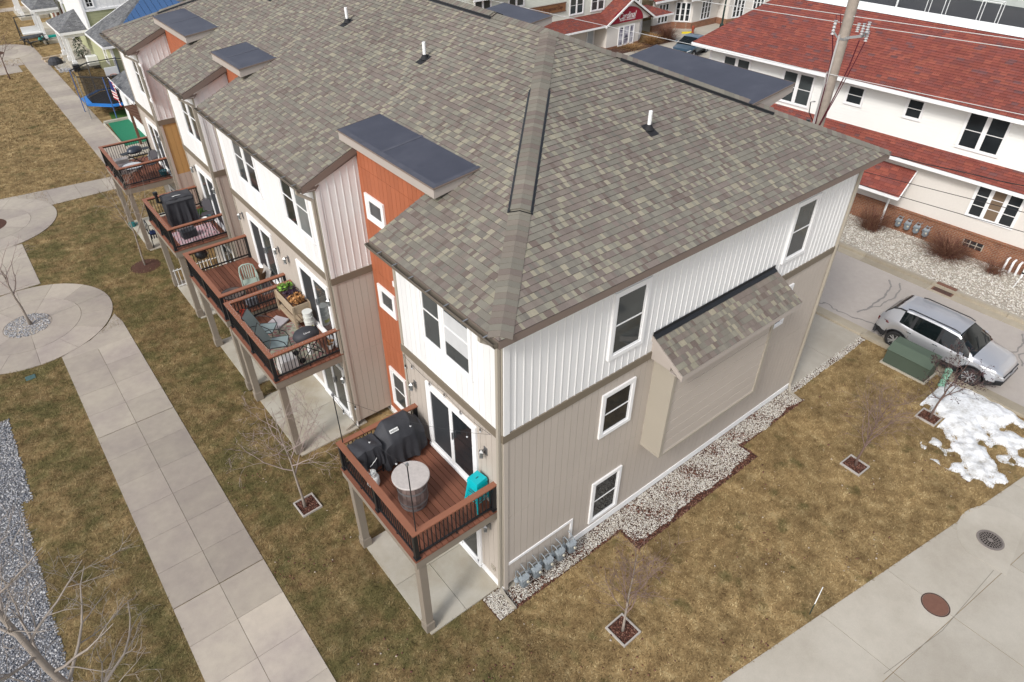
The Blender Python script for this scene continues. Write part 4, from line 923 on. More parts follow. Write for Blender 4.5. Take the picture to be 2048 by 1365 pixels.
def deck1():
    z=DZ
    t=thing('barrel_table','round grey table top on a dark wooden barrel, on the nearest deck','table',(-1.38,1.64,z))
    b=MB(); N_=20
    prof=[(.30,0.),(.335,.2),(.35,.42),(.338,.66),(.305,.88)]
    for k in range(N_):
        b.t=random.uniform(-1,1); a0,a1=2*PI*k/N_+.01,2*PI*(k+1)/N_-.01
        for (r0,h0),(r1,h1) in zip(prof,prof[1:]): b.poly([(r0*math.cos(a0),r0*math.sin(a0),h0),(r0*math.cos(a1),r0*math.sin(a1),h0),(r1*math.cos(a1),r1*math.sin(a1),h1),(r1*math.cos(a0),r1*math.sin(a0),h1)])
    b.t=-1; b.lathe([(.29,.0),(.325,.2),(.34,.42),(.328,.66),(.29,.87)],n=24)
    b.build('barrel',mat('barrel_stave',(.16,.115,.105),.7,.25,9.,var2=.15,tone=.3),t)
    for k,(r,h) in enumerate(((.312,.05),(.340,.22),(.344,.60),(.316,.80))):
        h_=MB(); h_.lathe([(r,h),(r+.008,h),(r+.008-(.004 if h>.4 else -.004),h+.055),(r,h+.055)],n=28,cap=False); h_.build('hoop',mat('dull_iron',(.22,.215,.22),.5,.2,12.,metal=.5) if k==0 else bpy.data.materials['dull_iron'],t)
    p=MB(); p.lathe([(.0001,.905),(.41,.905),(.43,.915),(.432,.945),(.42,.958),(.0001,.958)],n=48); p.build('table_top',mat('mottled_stone_top',(.44,.405,.385),.55,.22,14.,var2=.2),t,smooth=30)
    g=thing('covered_grill','larger grill under a black fitted cover with a white name patch, on the nearest deck','grill',(-.83,3.16,z))
    xs=[-.62+1.24*i/24 for i in range(25)]
    def hg(s): return .90+.30*max(0,min(1,(.46-abs(s-.5))/.2))
    def hf(s): w=.27+.06*math.sin(PI*s); return (-w,.28)
    cover(g,xs,hf,hg,lambda s:.13+.05*math.sin(8*s)**2,3)
    m=MB(); 
    for x in (-.45,.45):
        for y in (-.2,.2): m.bar((x,y,0),(x,y,.4),.04,.04)
    m.box((-.45,-.2,.12),(.45,.2,.15)); m.build('cart',BLACK,g)
    Mx=Matrix.Translation((-.16,-.16,1.05))@Matrix.Rotation(R(44),4,'X')
    p=MB(); p.M=Mx; p.box((-.115,-.045,.0),(.115,.045,.012)); pt=p.build('patch',PLUMB,g); text('logo','weber',.085,BLACK,Mx@Matrix.Translation((0,.0,.013)),pt)
    g=thing('covered_grill','smaller griddle under a dull black cover in the corner of the nearest deck','grill',(-1.74,3.12,z))
    cover(g,[-.33+.66*i/16 for i in range(17)],lambda s:(-.26,.27),lambda s:.96+.03*math.sin(PI*s),lambda s:.36+.04*math.sin(7*s),8,flat=True)
    m=MB()
    for x in (-.28,.28):
        for y in (-.2,.22): m.bar((x,y,0),(x,y,.45),.028,.028)
    m.bar((-.28,-.2,.1),(.28,-.2,.1),.02,.02); m.bar((-.28,.22,.1),(.28,.22,.1),.02,.02); m.build('stand',BLACK,g)
    m=MB(); m.tube([(-.09,-.325,.52),(-.02,-.33,.56),(.0,-.333,.60),(.06,-.335,.64),(.12,-.33,.70)],[.004,.013,.011,.008,.004],4); m.build('emblem',PLUMB,g)
    def tank(label,loc):
        t=thing('propane_tank',label,'gas tank',loc,0,'white propane tanks on the decks')
        m=MB(); m.lathe([(.11,.0),(.115,.03),(.105,.035),(.148,.085),(.155,.12),(.155,.29),(.145,.33),(.09,.375),(.0001,.385)],n=20); m.build('cylinder',PLUMB,t,smooth=45)
        m=MB(); 
        for a in range(12):
            if a%4==3: continue
            a0,a1=2*PI*a/12,2*PI*(a+1)/12; q=lambda an,r,h:(r*math.cos(an),r*math.sin(an),h); m.poly([q(a0,.10,.36),q(a1,.10,.36),q(a1,.105,.47),q(a0,.105,.47)])
        m.lathe([(.022,.38),(.022,.44),(.03,.445),(.03,.465)],n=8); m.build('collar',PLUMB,t); return t
    tank('white propane tank behind the rail of the nearest deck',(-1.86,2.66,z)); tank('white propane tank beside the door of the farthest deck',(-.22,26.0,z))
    # three stacked stools
    def stool(label,loc):
        t=thing('stool',label,'stool',loc,R(8),'stack of turquoise metal stools')
        m=MB(); w=.155; m.box((-w,-w,.735),(w,w,.755)); 
        m.ext([(-w,-w,.735),(w,-w,.735),(w+.018,-w-.018,.66),(-w-.018,-w-.018,.66)],(0,.006,0)); m.ext([(-w,w,.735),(w,w,.735),(w+.018,w+.018,.66),(-w-.018,w+.018,.66)],(0,-.006,0))
        m.ext([(-w,-w,.735),(-w,w,.735),(-w-.018,w+.018,.66),(-w-.018,-w-.018,.66)],(.006,0,0)); m.ext([(w,-w,.735),(w,w,.735),(w+.018,w+.018,.66),(w+.018,-w-.018,.66)],(-.006,0,0))
        m.build('seat',TEAL,t,bevel=.008)
        m=MB(); m.box((-.04,-.012,.7551),(.04,.012,.757)); m.build('hand_hole',RUBB,t)
        for sx in (-1,1):
            for sy in (-1,1):
                m=MB(); a=Vector((sx*(w-.01),sy*(w-.01),.735)); b=Vector((sx*.225,sy*.225,0)); 
                for o in ((-sx*.075,0),(0,-sy*.075)):
                    ao=a+Vector((o[0],o[1],0)); bo=b+Vector((o[0]*.45,o[1]*.45,0)); m.poly([a,ao,bo,b])
                m.build('leg',TEAL,t)
        m=MB(); 
        for h in (.30,.42,.50,.58,.64):
            k=.225-(.225-w)*h/.735-.012
            for s in (-1,1): m.bar((-k,s*k,h),(k,s*k,h),.012,.022); m.bar((s*k,-k,h),(s*k,k,h),.012,.022)
        m.build('brace',TEAL,t); return t
    for k,(lb) in enumerate(('lowest of the stacked turquoise metal stools','middle one of the stacked turquoise metal stools','topmost of the stacked turquoise metal stools')): stool(lb,(-.24,.66,z+.085*k))
    # light poles and string lights
    pa=Vector((-2.08,3.56,0)); pb=Vector((-2.09,.31,0))
    for lb,p,zt in (('thin black light pole on the far rail corner of the nearest deck',pa,5.5),('thin black light pole on the front rail corner of the nearest deck',pb,6.02)):
        t=thing('light_pole',lb,'pole',(p.x,p.y,z+.89),0,'thin black poles holding the string lights'); m=MB(); m.tube([(0,0,-.3),(0,0,zt-z-.89)],.013,8); m.build('pole',BLACK,t)
        m=MB(); m.box((-.03,-.02,zt-z-.92),(.03,.02,zt-z-.86)); m.ball((0,0,zt-z-.84),.02,6); m.build('hook',STEEL,t)
    def string(label,pts,sag,nb):
        t=thing('string_light',label,'string lights',pts[0],0,'string lights over the nearest deck'); o=Vector(pts[0]); P=[]
        for a,b in zip(pts,pts[1:]):
            a,b=Vector(a)-o,Vector(b)-o
            for i in range(15): u=i/14; P.append(a.lerp(b,u)-Vector((0,0,sag*4*u*(1-u))))
        m=MB(); m.tube(P,.0045,4); m.build('wire',RUBB,t)
        for i in range(nb):
            q=P[int((i+.6)*(len(P)-1)/nb)]; m=MB(); m.tube([q,q-Vector((0,0,.05))],.005,4); m.lathe([(.014,-.11),(.016,-.05),(.008,-.045)],q,7); so=m.build('socket',RUBB,t)
            m=MB(); m.ball(q-Vector((0,0,.135)),.024,8,1.1); m.build('bulb',LAMPW,so,smooth=True)
    wa,wb=(-.06,3.86,5.47),(-.06,.36,5.5)
    string('string of small lamps hung along the brown band over the door of the nearest deck',[wa,(-.06,2.1,5.47),wb],.10,5)
    string('string of small lamps from the far rail pole to the house corner',[(pa.x,pa.y,5.48),wb],.22,3)
    string('string of small lamps between the two poles of the nearest deck',[(pa.x,pa.y,5.48),(pb.x,pb.y,6.0)],.30,3)
    string('loose cable of small lamps hanging down the wall beside the orange recess',[wa,(-.05,3.8,5.0),(-.05,3.72,4.2)],.0,2)
deck1()
def sling_chair(label,loc,rz,group,fab,first=[None]):
    if first[0] is not None: return dup(first[0],loc,rz,label,group)
    t=thing('patio_chair',label,'chair',loc,rz,group); first[0]=t
    s=MB(); s.ext([(-.22,-.25,.40),(.28,-.25,.43),(.28,.25,.43),(-.22,.25,.40)],(0,0,.012)); s.build('seat',fab,t)
    s=MB(); s.ext([(-.24,-.25,.42),(-.50,-.25,.98),(-.50,.25,.98),(-.24,.25,.42)],(.012,0,.008)); s.build('backrest',fab,t)
    for y in (-.27,.27):
        m=MB(); m.tube([(.30,y,0),(.27,y,.25),(.28,y,.43),(-.22,y,.40),(-.26,y,.44),(-.51,y,1.0)],.013,6); m.build('side_frame',BLACK,t)
        m=MB(); m.tube([(-.34,y,.66),(-.2,y,.70),(.05,y,.68),(.22,y,.58),(.28,y,.43)],.013,6); m.build('armrest',BLACK,t)
        m=MB(); m.tube([(-.2,y,.40),(-.36,y,0)],.013,6); m.build('leg',BLACK,t)
    m=MB(); m.tube([(-.51,-.27,1.0),(-.51,.27,1.0)],.012,6); m.tube([(.28,-.27,.42),(.28,.27,.42)],.012,6); m.build('cross_bar',BLACK,t)
    return t
def slab(name,label,cat,loc,size,m,rz=0,bevel=.01,group=None):
    t=MB(); t.box((-size[0]/2,-size[1]/2,0),(size[0]/2,size[1]/2,size[2])); o=t.build(name,m,None,bevel=bevel,loc=loc); o.rotation_euler=(0,0,rz); return tag(o,label,cat,group)
def rugmat(name,cols,sc):
    n=N(name); co=n.pos(); w=n.add('ShaderNodeTexVoronoi'); w.inputs['Scale'].default_value=sc; n.ln(co,w.inputs['Vector'])
    f=n.math('ADD',n.math('MULTIPLY',w.outputs['Distance'],.5),n.math('MULTIPLY',n.noise(co,sc*1.3,5,.7),.7))
    n.col(n.ramp(f,cols)); return n.set(.9)
def leafy(parent,name,c,size,n,m,seed,w=.04):
    r=random.Random(seed); mb=MB()
    for i in range(n):
        p=Vector((c[0]+r.uniform(-1,1)*size[0],c[1]+r.uniform(-1,1)*size[1],c[2]+r.uniform(0,1)*size[2])); a=Vector((r.uniform(-1,1),r.uniform(-1,1),r.uniform(-.5,.8))).normalized(); b=a.cross(Vector((r.uniform(-1,1),r.uniform(-1,1),1))).normalized()
        k=w*r.uniform(.5,1.3); mb.t=r.uniform(-1,1); mb.poly([p-a*k,p+b*k*.55,p+a*k,p-b*k*.55])
    return mb.build(name,m,parent)
LEAFG=mat('lettuce_green',(.16,.30,.05),.6,.3,20.,tone=.6); LEAFP=mat('purple_leaf',(.045,.025,.045),.6,.3,20.,tone=.7); LEAFO=mat('dry_orange_leaf',(.35,.17,.06),.7,.4,20.,tone=.6); LEAFR=mat('red_petal',(.45,.045,.02),.6,.3,20.,tone=.5)
CHAIRF=mat('grey_green_sling',(.215,.27,.275),.7,.08,9.)
def deck2():
    z=DZ
    m=MB(); m.box((-1.92,7.85,z+.001),(-.42,10.15,z+.010)); tag(m.build('rug',rugmat('faded_rug',[(.2,(.40,.34,.30)),(.38,(.30,.12,.13)),(.5,(.44,.40,.33)),(.62,(.27,.30,.22)),(.75,(.36,.16,.17)),(.9,(.46,.42,.36))],5.)),'faded pink and green patterned rug on the second deck','rug')
    gp='sling chairs on the rug deck'
    sling_chair('sling chair closest to the rail corner, on the faded rug',(-1.5,8.85,z+.01),R(-28),gp,CHAIRF); sling_chair('sling chair next to the red flower pot, on the second deck',(-1.52,9.75,z),R(-38),gp,CHAIRF)
    slab('foam_pad','pale lilac square pad lying flat between chair and planter','pad',(-.95,10.35,z+.011),(.55,.5,.07),mat('lilac_pad',(.48,.45,.47),.8,.05),R(30),.02)
    t=thing('storage_tote','upturned white plastic tote against the near rail of the rug deck','tote',(-1.58,8.12,z)); m=MB(); 
    m.ext([(-.30,-.24,0.01),(.30,-.24,.01),(.30,.24,.01),(-.30,.24,.01)],(0,0,.03)); m.M=None
    a=[(-.28,-.22),(.28,-.22),(.28,.22),(-.28,.22)]; b=[(x*.82,y*.82) for x,y in a]
    i=[m.p((x,y,.04)) for x,y in a]; j=[m.p((x,y,.34)) for x,y in b]; m.fi(j)
    for k in range(4): m.fi((i[k],i[(k+1)%4],j[(k+1)%4],j[k]))
    m.build('shell',mat('white_tote',(.60,.58,.56),.5,.06),t,bevel=.015)
    # raised planter
    t=thing('raised_planter','weathered wooden planter box on legs beside the sliding door','planter',(-.30,10.36,z)); w,l=.29,.66
    m=MB()
    for k in range(2):
        zz=.50+.155*k
        m.box((-w,-l,zz),(-w+.025,l,zz+.148)); m.box((w-.025,-l,zz),(w,l,zz+.148)); m.box((-w+.025,-l,zz),(w-.025,-l+.025,zz+.148)); m.box((-w+.025,l-.025,zz),(w-.025,l,zz+.148))
    m.box((-w+.03,-l+.03,.5),(w-.03,l-.03,.53)); m.build('box',WOOD,t)
    for sx in (-1,1):
        for sy in (-1,1): m=MB(); m.box((sx*(w-.0)-.03,sy*(l-.0)-.03,0),(sx*w+.03,sy*l+.03,.80)); m.build('leg',WOOD,t)
    m=MB()
    for k in range(5): x=-w+.06+k*.12; m.box((x-.045,-l,.17),(x+.045,l,.19))
    m.bar((-w,-l,.15),(-w,l,.15),.04,.05); m.bar((w,-l,.15),(w,l,.15),.04,.05); m.build('shelf',WOOD,t)
    m=MB(); m.box((-w+.03,-l+.03,.7),(w-.03,l-.03,.755)); m.build('soil',SOIL,t)
    for nm,lb,y0,mm,sd,n in (('lettuce','bright green leafy plants at the far end of the wooden planter',.52,LEAFG,1,130),('purple_plant','dark purple leafy plants in the middle of the wooden planter',.12,LEAFP,2,190),('dried_plant','dry orange plants at the near end of the wooden planter',-.36,LEAFO,3,210)):
        q=thing(nm,lb,'plant',(-.30,10.36+y0,z+.76)); leafy(q,'foliage',(0,0,.02),(.22,.13 if nm=='lettuce' else .24,.17),n,mm,sd,.055)
    # bucket stack
    for k,lb in enumerate(('white bucket with a yellow label at the bottom of the stack','white bucket in the middle of the stack by the planter','topmost open white bucket of the stack by the planter')):
        t=thing('bucket',lb,'bucket',(-.27,9.42,z+.165*k),0,'stack of white buckets'); m=MB(); m.lathe([(.0001,.012),(.125,.012),(.13,0),(.148,.36),(.156,.362),(.156,.335),(.150,.33)],n=20); m.lathe([(.128,.02),(.143,.355),(.150,.36)],n=20); m.build('shell',mat('bucket_white',(.66,.67,.63),.45,.05) if k==0 else bpy.data.materials['bucket_white'],t,smooth=40)
        if k==0:
            m=MB()
            for i in range(6): a0,a1=R(225+i*12),R(237+i*12); m.poly([(.1395*math.cos(a0)+.003*math.cos(a0),.1425*math.sin(a0),.10),(.1425*math.cos(a1),.1425*math.sin(a1),.10),(.148*math.cos(a1),.148*math.sin(a1),.22),(.148*math.cos(a0),.148*math.sin(a0),.22)])
            m.build('sticker',mat('yellow_label',(.55,.55,.05),.5),t)
    # covered portable grill on a folding cart
    t=thing('covered_grill','low round grill under a black cover on a folding cart, on the rug deck','grill',(-.84,8.25,z)); m=MB(); m.M=Matrix.Rotation(R(-15),4,'Z')
    m.lathe([(.30,.66),(.34,.70),(.345,.76),(.30,.86),(.20,.93),(.0001,.955)],n=22); m.M=None; o=m.build('cover',COVER,t,smooth=40); o.scale=(1.15,.85,1)
    Mx=Matrix.Translation((-.02,-.17,.925))@Matrix.Rotation(R(24),4,'X'); text('logo','Coleman',.07,PLUMB,Mx,t,.003,0,.8)
    def xcart(parent,h,w=.34,d=.2):
        m=MB()
        for y in (-d,d): m.tube([(-w,y,.03),(w,y,h)],.013,6); m.tube([(w,y,.03),(-w,y,h)],.013,6)
        for x in (-w,w): m.tube([(x,-d,.03),(x,d,.03)],.012,6); m.tube([(x,-d,h),(x,d,h)],.012,6)
        m.build('cart',BLACK,parent)
        for y in (-d-.03,d+.03): m=MB(); m.lathe([(.0001,-.02),(.085,-.02),(.09,0),(.085,.02),(.0001,.02)],(-w,y,.09),16,'y'); m.build('wheel',RUBB,parent)
    xcart(t,.66)
    t=thing('gas_canister','small white gas canister hanging under the covered cart grill','gas canister',(-.80,8.3,z)); m=MB(); m.lathe([(.0001,0),(.075,.0),(.08,.02),(.08,.24),(.05,.3),(.02,.31),(.02,.34),(.0001,.34)],n=14); m.build('cylinder',PLUMB,t,smooth=40)
    def pot(label,loc,r,h,m,lm,n,seed,hl,cat='potted plant'):
        t=thing('potted_plant',label,cat,loc); p=MB(); p.lathe([(.0001,0),(r*.7,0),(r,h),(r*1.06,h),(r*1.06,h-.02),(r*.9,h-.02),(.0001,h-.03)],n=16); p.build('pot',m,t,smooth=40)
        if lm: leafy(t,'foliage',(0,0,h-.02),(r*.9,r*.9,hl),n,lm,seed,.05)
        return t
    pot('small white pot with a dead plant beside the sliding door of the rug deck',(-.22,8.15,z),.10,.15,PLUMB,LEAFO,25,4,.2); pot('pot of red flowers in the far corner of the rug deck',(-1.75,10.8,z),.13,.22,BLACK,LEAFR,110,5,.38)
    m=MB()
    for k in range(42): y=7.72+3.34*k/42+random.uniform(-.02,.02); m.ball((-2.06+random.uniform(-.02,.02),y,z+.90),.009,5); m.ball((-2.16+random.uniform(-.02,.02),y+.03,z+.90),.008,5) if k%2 else None
    for k in range(20): m.ball((-2.0+1.9*k/20,7.76+random.uniform(-.03,.03),z+.90),.009,5); m.ball((-2.0+1.9*k/20,11.04+random.uniform(-.03,.03),z+.90),.009,5)
    tag(m.build('fairy_lights',LAMPW),'string of tiny fairy lights wound along the rail cap of the rug deck','fairy lights')
    globals()['pot']=pot; globals()['xcart']=xcart
deck2()
def plastic_chair(label,loc,rz,m_,group=None):
    t=thing('plastic_chair',label,'chair',loc,rz,group); s=MB(); s.box((-.23,-.23,.40),(.23,.22,.43)); s.build('seat',m_,t,bevel=.02)
    s=MB(); P=[(-.23,.43),(-.25,.70),(-.21,.85),(-.1,.91),(.1,.91),(.21,.85),(.25,.70),(.23,.43)]
    s.tube([(x,.22+.12*(h-.43)/.48,h) for x,h in P],.028,6)
    for k in range(5): x=-.15+.075*k; s.bar((x*.9,.22,.43),(x,.33,.88),.04,.012,up=(0,1,0))
    s.build('backrest',m_,t)
    for x in (-.26,.26): s=MB(); s.tube([(x,-.22,.0),(x,-.2,.40),(x,-.16,.64),(x,.1,.66),(x*.96,.26,.66)],[.022,.03,.03,.03,.025],6); s.build('armrest',m_,t); s=MB(); s.tube([(x*.9,.22,.43),(x,.27,0)],[.03,.022],6); s.build('leg',m_,t)
    return t
def round_table(label,loc,r,h,mt,group=None):
    t=thing('round_table',label,'table',loc,0,group); m=MB(); m.lathe([(.0001,h-.012),(r,h-.012),(r,h),(.0001,h)],n=32); m.build('table_top',mt,t)
    m=MB(); m.lathe([(r-.005,h-.025),(r+.012,h-.02),(r+.012,h+.004),(r-.005,h+.004)],n=32,cap=False); m.build('rim',BLACK,t)
    for k in range(4): a=PI/4+k*PI/2; m=MB(); m.tube([(r*.9*math.cos(a),r*.9*math.sin(a),h-.02),(r*.45*math.cos(a),r*.45*math.sin(a),h*.5),(r*.8*math.cos(a),r*.8*math.sin(a),0)],.011,6); m.build('leg',BLACK,t)
    return t
def deck345():
    z=DZ
    plastic_chair('pale green plastic armchair on the third deck',(-.86,12.55,z),R(-12),mat('pale_green_chair',(.30,.36,.31),.5,.06))
    t=thing('wicker_basket','brown wicker basket with a board leaning on it, by the door of the third deck','basket',(-.28,13.25,z)); m=MB(); m.lathe([(.0001,0),(.16,0),(.2,.26),(.2,.28),(.185,.28),(.16,.03),(.0001,.03)],n=14); m.build('basket',mat('wicker',(.13,.075,.04),.8,.4,30.),t)
    m=MB(); m.ext([(.0,-.35,.02),(.0,.3,.02),(.14,.3,.42),(.14,-.35,.42)],(.02,0,0)); tag(m.build('board',WOODG,None,loc=(-.2,13.1,z)),'grey board leaning against the wall behind the wicker basket','board')
    round_table('low round dark glass table in the rail corner of the third deck',(-1.58,12.25,z),.36,.42,glass('smoked_glass',(.10,.07,.06),.2))
    slab('door_mat','grey mat in front of the door of the third deck','mat',(-.42,12.6,z+.001),(.5,.9,.012),mat('grey_mat',(.16,.13,.125),.95),0,0)
    slab('cooler','small pale cooler by the near rail of the third deck','cooler',(-1.15,11.9,z),(.34,.22,.28),mat('pale_cooler',(.34,.37,.42),.5),R(10),.02)
    # deck 4
    g=thing('covered_smoker','tall pellet smoker under a black cover with a grey top and chimney','smoker',(-1.05,19.0,z)); 
    cover(g,[-.52+1.04*i/20 for i in range(21)],lambda s:(-.34,.34),lambda s:1.22+.03*math.sin(PI*s),lambda s:.05+.02*math.sin(9*s),12,flat=True)
    m=MB(); rows=[]
    for i in range(9):
        x=-.5+.98*i/8; rw=[m.p((x,.36*math.cos(PI*j/10)*1.04,1.07+.185*math.sin(PI*j/10))) for j in range(11)]; rows.append(rw)
    for A,B in zip(rows,rows[1:]):
        for j in range(10): m.fi((A[j],B[j],B[j+1],A[j+1]))
    m.build('cover_top',mat('charcoal_cover',(.055,.056,.062),.7,.15,7.),g,smooth=True)
    m=MB(); m.tube([(-.52,.1,1.0),(-.66,.1,1.05),(-.66,.1,1.36)],.055,8); m.lathe([(.085,1.36),(.085,1.46),(.0001,1.47)],(-.66,.1,0),10); m.build('chimney',BLACK,g)
    m=MB(); m.tube([(-.22,-.20,1.245),(-.12,-.21,1.255),(-.05,-.2,1.265),(.05,-.21,1.26),(.14,-.2,1.25)],[.004,.014,.01,.012,.004],4); m.build('emblem',PLUMB,g)
    slab('turf_mat','small green turf mat by the far rail of the fourth deck','mat',(-.28,19.55,z+.001),(.85,.55,.03),mat('turf_mat_green',(.06,.13,.02),.95,.2,20.),0,0)
    m=MB(); m.box((-1.75,17.25,z+.001),(-.25,18.45,z+.010)); tag(m.build('rug',rugmat('pink_rug',[(.25,(.50,.22,.27)),(.5,(.58,.34,.37)),(.75,(.50,.42,.44))],8.)),'pink rug on the fourth deck','rug')
    slab('grill_board','flat grey board lying on the floor before the tall smoker','board',(-1.2,18.55,z+.012),(.62,.3,.03),mat('lilac_grey',(.19,.165,.17),.7),R(4),.005)
    slab('low_bench','low black padded bench on the pink rug','bench',(-1.25,17.75,z+.012),(.55,.32,.30),mat('dark_pad',(.04,.043,.05),.8),R(5),.03)
    ch=MB(); BF=mat('dark_mesh_fabric',(.07,.065,.072),.8)
    gp='dark metal chairs on the far decks'
    def metal_chair(lb,loc,rz):
        t=thing('metal_chair',lb,'chair',loc,rz,gp); s=MB(); s.lathe([(.0001,.42),(.23,.42),(.24,.44),(.0001,.445)],n=16); s.build('seat',BF,t)
        s=MB(); s.ext([(-.2,.2,.48),(.2,.2,.48),(.22,.31,.82),(.12,.33,.9),(-.12,.33,.9),(-.22,.31,.82)],(0,.012,0)); s.build('backrest',BF,t)
        s=MB(); s.tube([(-.22,-.2,0),(-.22,-.18,.43),(-.24,.18,.43),(-.23,.32,.84),(-.12,.345,.92),(.12,.345,.92),(.23,.32,.84),(.24,.18,.43),(.22,-.18,.43),(.22,-.2,0)],.012,6)
        for x in (-.24,.24): s.tube([(x,.18,.43),(x,.3,0)],.012,6); s.tube([(x,.24,.66),(x,-.05,.64),(x,-.16,.45)],.012,6)
        s.build('frame',BLACK,t); return t
    c0=metal_chair('dark metal chair by the door of the fourth deck',(-.28,18.3,z),R(-35)); dup(c0,(-.55,24.75,z),R(-60),'dark metal chair by the round table of the farthest deck',gp)
    round_table('small round black bistro table at the near rail of the fourth deck',(-.5,17.55,z),.28,.62,glass('dark_glass_top',(.04,.045,.045),.12),'round tables on the far decks')
    for q,(lb,dx,mm) in enumerate((('white bowl on the small bistro table',-.1,PLUMB),('dark blue bowl on the small bistro table',.08,mat('dark_teal',(.03,.07,.08),.4)))): tag(MB().lathe([(.0001,0),(.05,0),(.1,.07),(.09,.07),(.05,.012),(.0001,.012)],n=14).build('bowl',mm,None,loc=(-.5+dx,17.55+dx*.5,z+.625)),lb,'bowl','bowls on the bistro table')
    m=MB()
    for k in range(18): m.ball((-2.03,17.1+2.8*k/18,z+.90),.010,5)
    tag(m.build('fairy_lights',LAMPW),'string of tiny fairy lights along the rail cap of the smoker deck','fairy lights')
    # deck 5
    round_table('round white glass table at the near rail of the farthest deck',(-1.38,24.2,z),.42,.71,mat('white_glass_top',(.50,.52,.54),.2),'round tables on the far decks')
    t=thing('portable_grill','dark portable grill standing on a folding cart on the farthest deck','grill',(-.85,25.75,z),R(10)); xcart(t,.62)
    m=MB(); m.lathe([(.0001,.68),(.24,.70),(.29,.78)],n=20); m.lathe([(.29,.785),(.26,.88),(.15,.95),(.0001,.97)],n=20); o=m.build('kettle',mat('dark_blue_enamel',(.022,.03,.045),.3,.1,4.,spec=.5),t,smooth=50); o.scale=(1.2,.85,1)
    m=MB(); m.box((-.62,-.14,.74),(-.32,.14,.76)); m.box((.32,-.14,.74),(.62,.14,.76)); m.build('side_table',BLACK,t)
    pot('teal ceramic pot at the near rail of the farthest deck',(-.30,24.05,z),.17,.26,mat('teal_glaze',(.02,.09,.11),.3,.1),None,0,1,0)
    slab('bench','low lilac grey bench with a pale end, on the farthest deck','bench',(-1.5,25.5,z),(.8,.38,.36),mat('bench_grey',(.24,.215,.215),.7),R(3),.01)
    slab('storage_crate','clear pale crate behind the low bench of the farthest deck','crate',(-1.5,26.05,z),(.6,.3,.45),mat('pale_crate',(.36,.33,.32),.4),R(3),.02)
    # under the decks
    t=thing('picket_fence','low white metal picket fence under the third deck','fence',(-1.0,19.7,0)); m=MB()
    for k in range(13): x=-.9+.15*k; m.tube([(x,0,0),(x,0,.92)],.012,5)
    m.bar((-.95,0,.85),(.95,0,.85),.03,.03); m.bar((-.95,0,.12),(.95,0,.12),.03,.03); m.build('panel',PLUMB,t)
    t=thing('patio_bench','black metal bench with a blue cushion on the patio under the farthest deck','bench',(-1.4,24.3,.05),R(80)); m=MB()
    for x in (-.5,.5): m.tube([(x,-.25,0),(x,-.25,.62),(x,.22,.62),(x,.3,.95)],.02,6); m.tube([(x,.22,.62),(x,.25,0)],.02,6)
    for k in range(5): m.bar((-.5,-.2+.1*k,.42),(.5,-.2+.1*k,.42),.05,.015)
    m.bar((-.5,.3,.93),(.5,.3,.93),.03,.05); m.bar((-.5,.27,.7),(.5,.27,.7),.03,.05); m.build('frame',BLACK,t)
    slab('cushion','dark blue cushion on the black patio bench','cushion',(-1.4,24.3,.482),(.4,.5,.1),mat('blue_cloth',(.012,.025,.08),.8),R(80),.04)
    t=thing('watering_can','teal watering can on the lawn under the farthest deck','watering can',(-1.9,26.6,0)); m=MB(); m.lathe([(.0001,0),(.13,0),(.12,.24),(.10,.25),(.0001,.25)],n=14); m.build('body',mat('teal_plastic',(.03,.17,.18),.4),t,smooth=40); m=MB(); m.tube([(.1,0,.06),(.26,0,.2),(.34,0,.3)],[.025,.018,.03],6); m.build('spout',bpy.data.materials['teal_plastic'],t); m=MB(); m.tube([(-.11,0,.05),(-.2,0,.18),(-.1,0,.3),(.06,0,.25)],.012,6); m.build('handle',bpy.data.materials['teal_plastic'],t)
    t=thing('kettle_grill','black kettle grill under a grey cover under the fourth deck','grill',(-.5,20.6,0)); m=MB(); m.lathe([(.0001,.55),(.2,.58),(.28,.72),(.24,.86),(.1,.95),(.0001,.96)],n=18); m.build('kettle',BLACK,t,smooth=True)
    for k in range(3): a=k*2.1; m=MB(); m.tube([(.2*math.cos(a),.2*math.sin(a),.6),(.3*math.cos(a),.3*math.sin(a),0)],.012,6); m.build('leg',BLACK,t)
deck345()
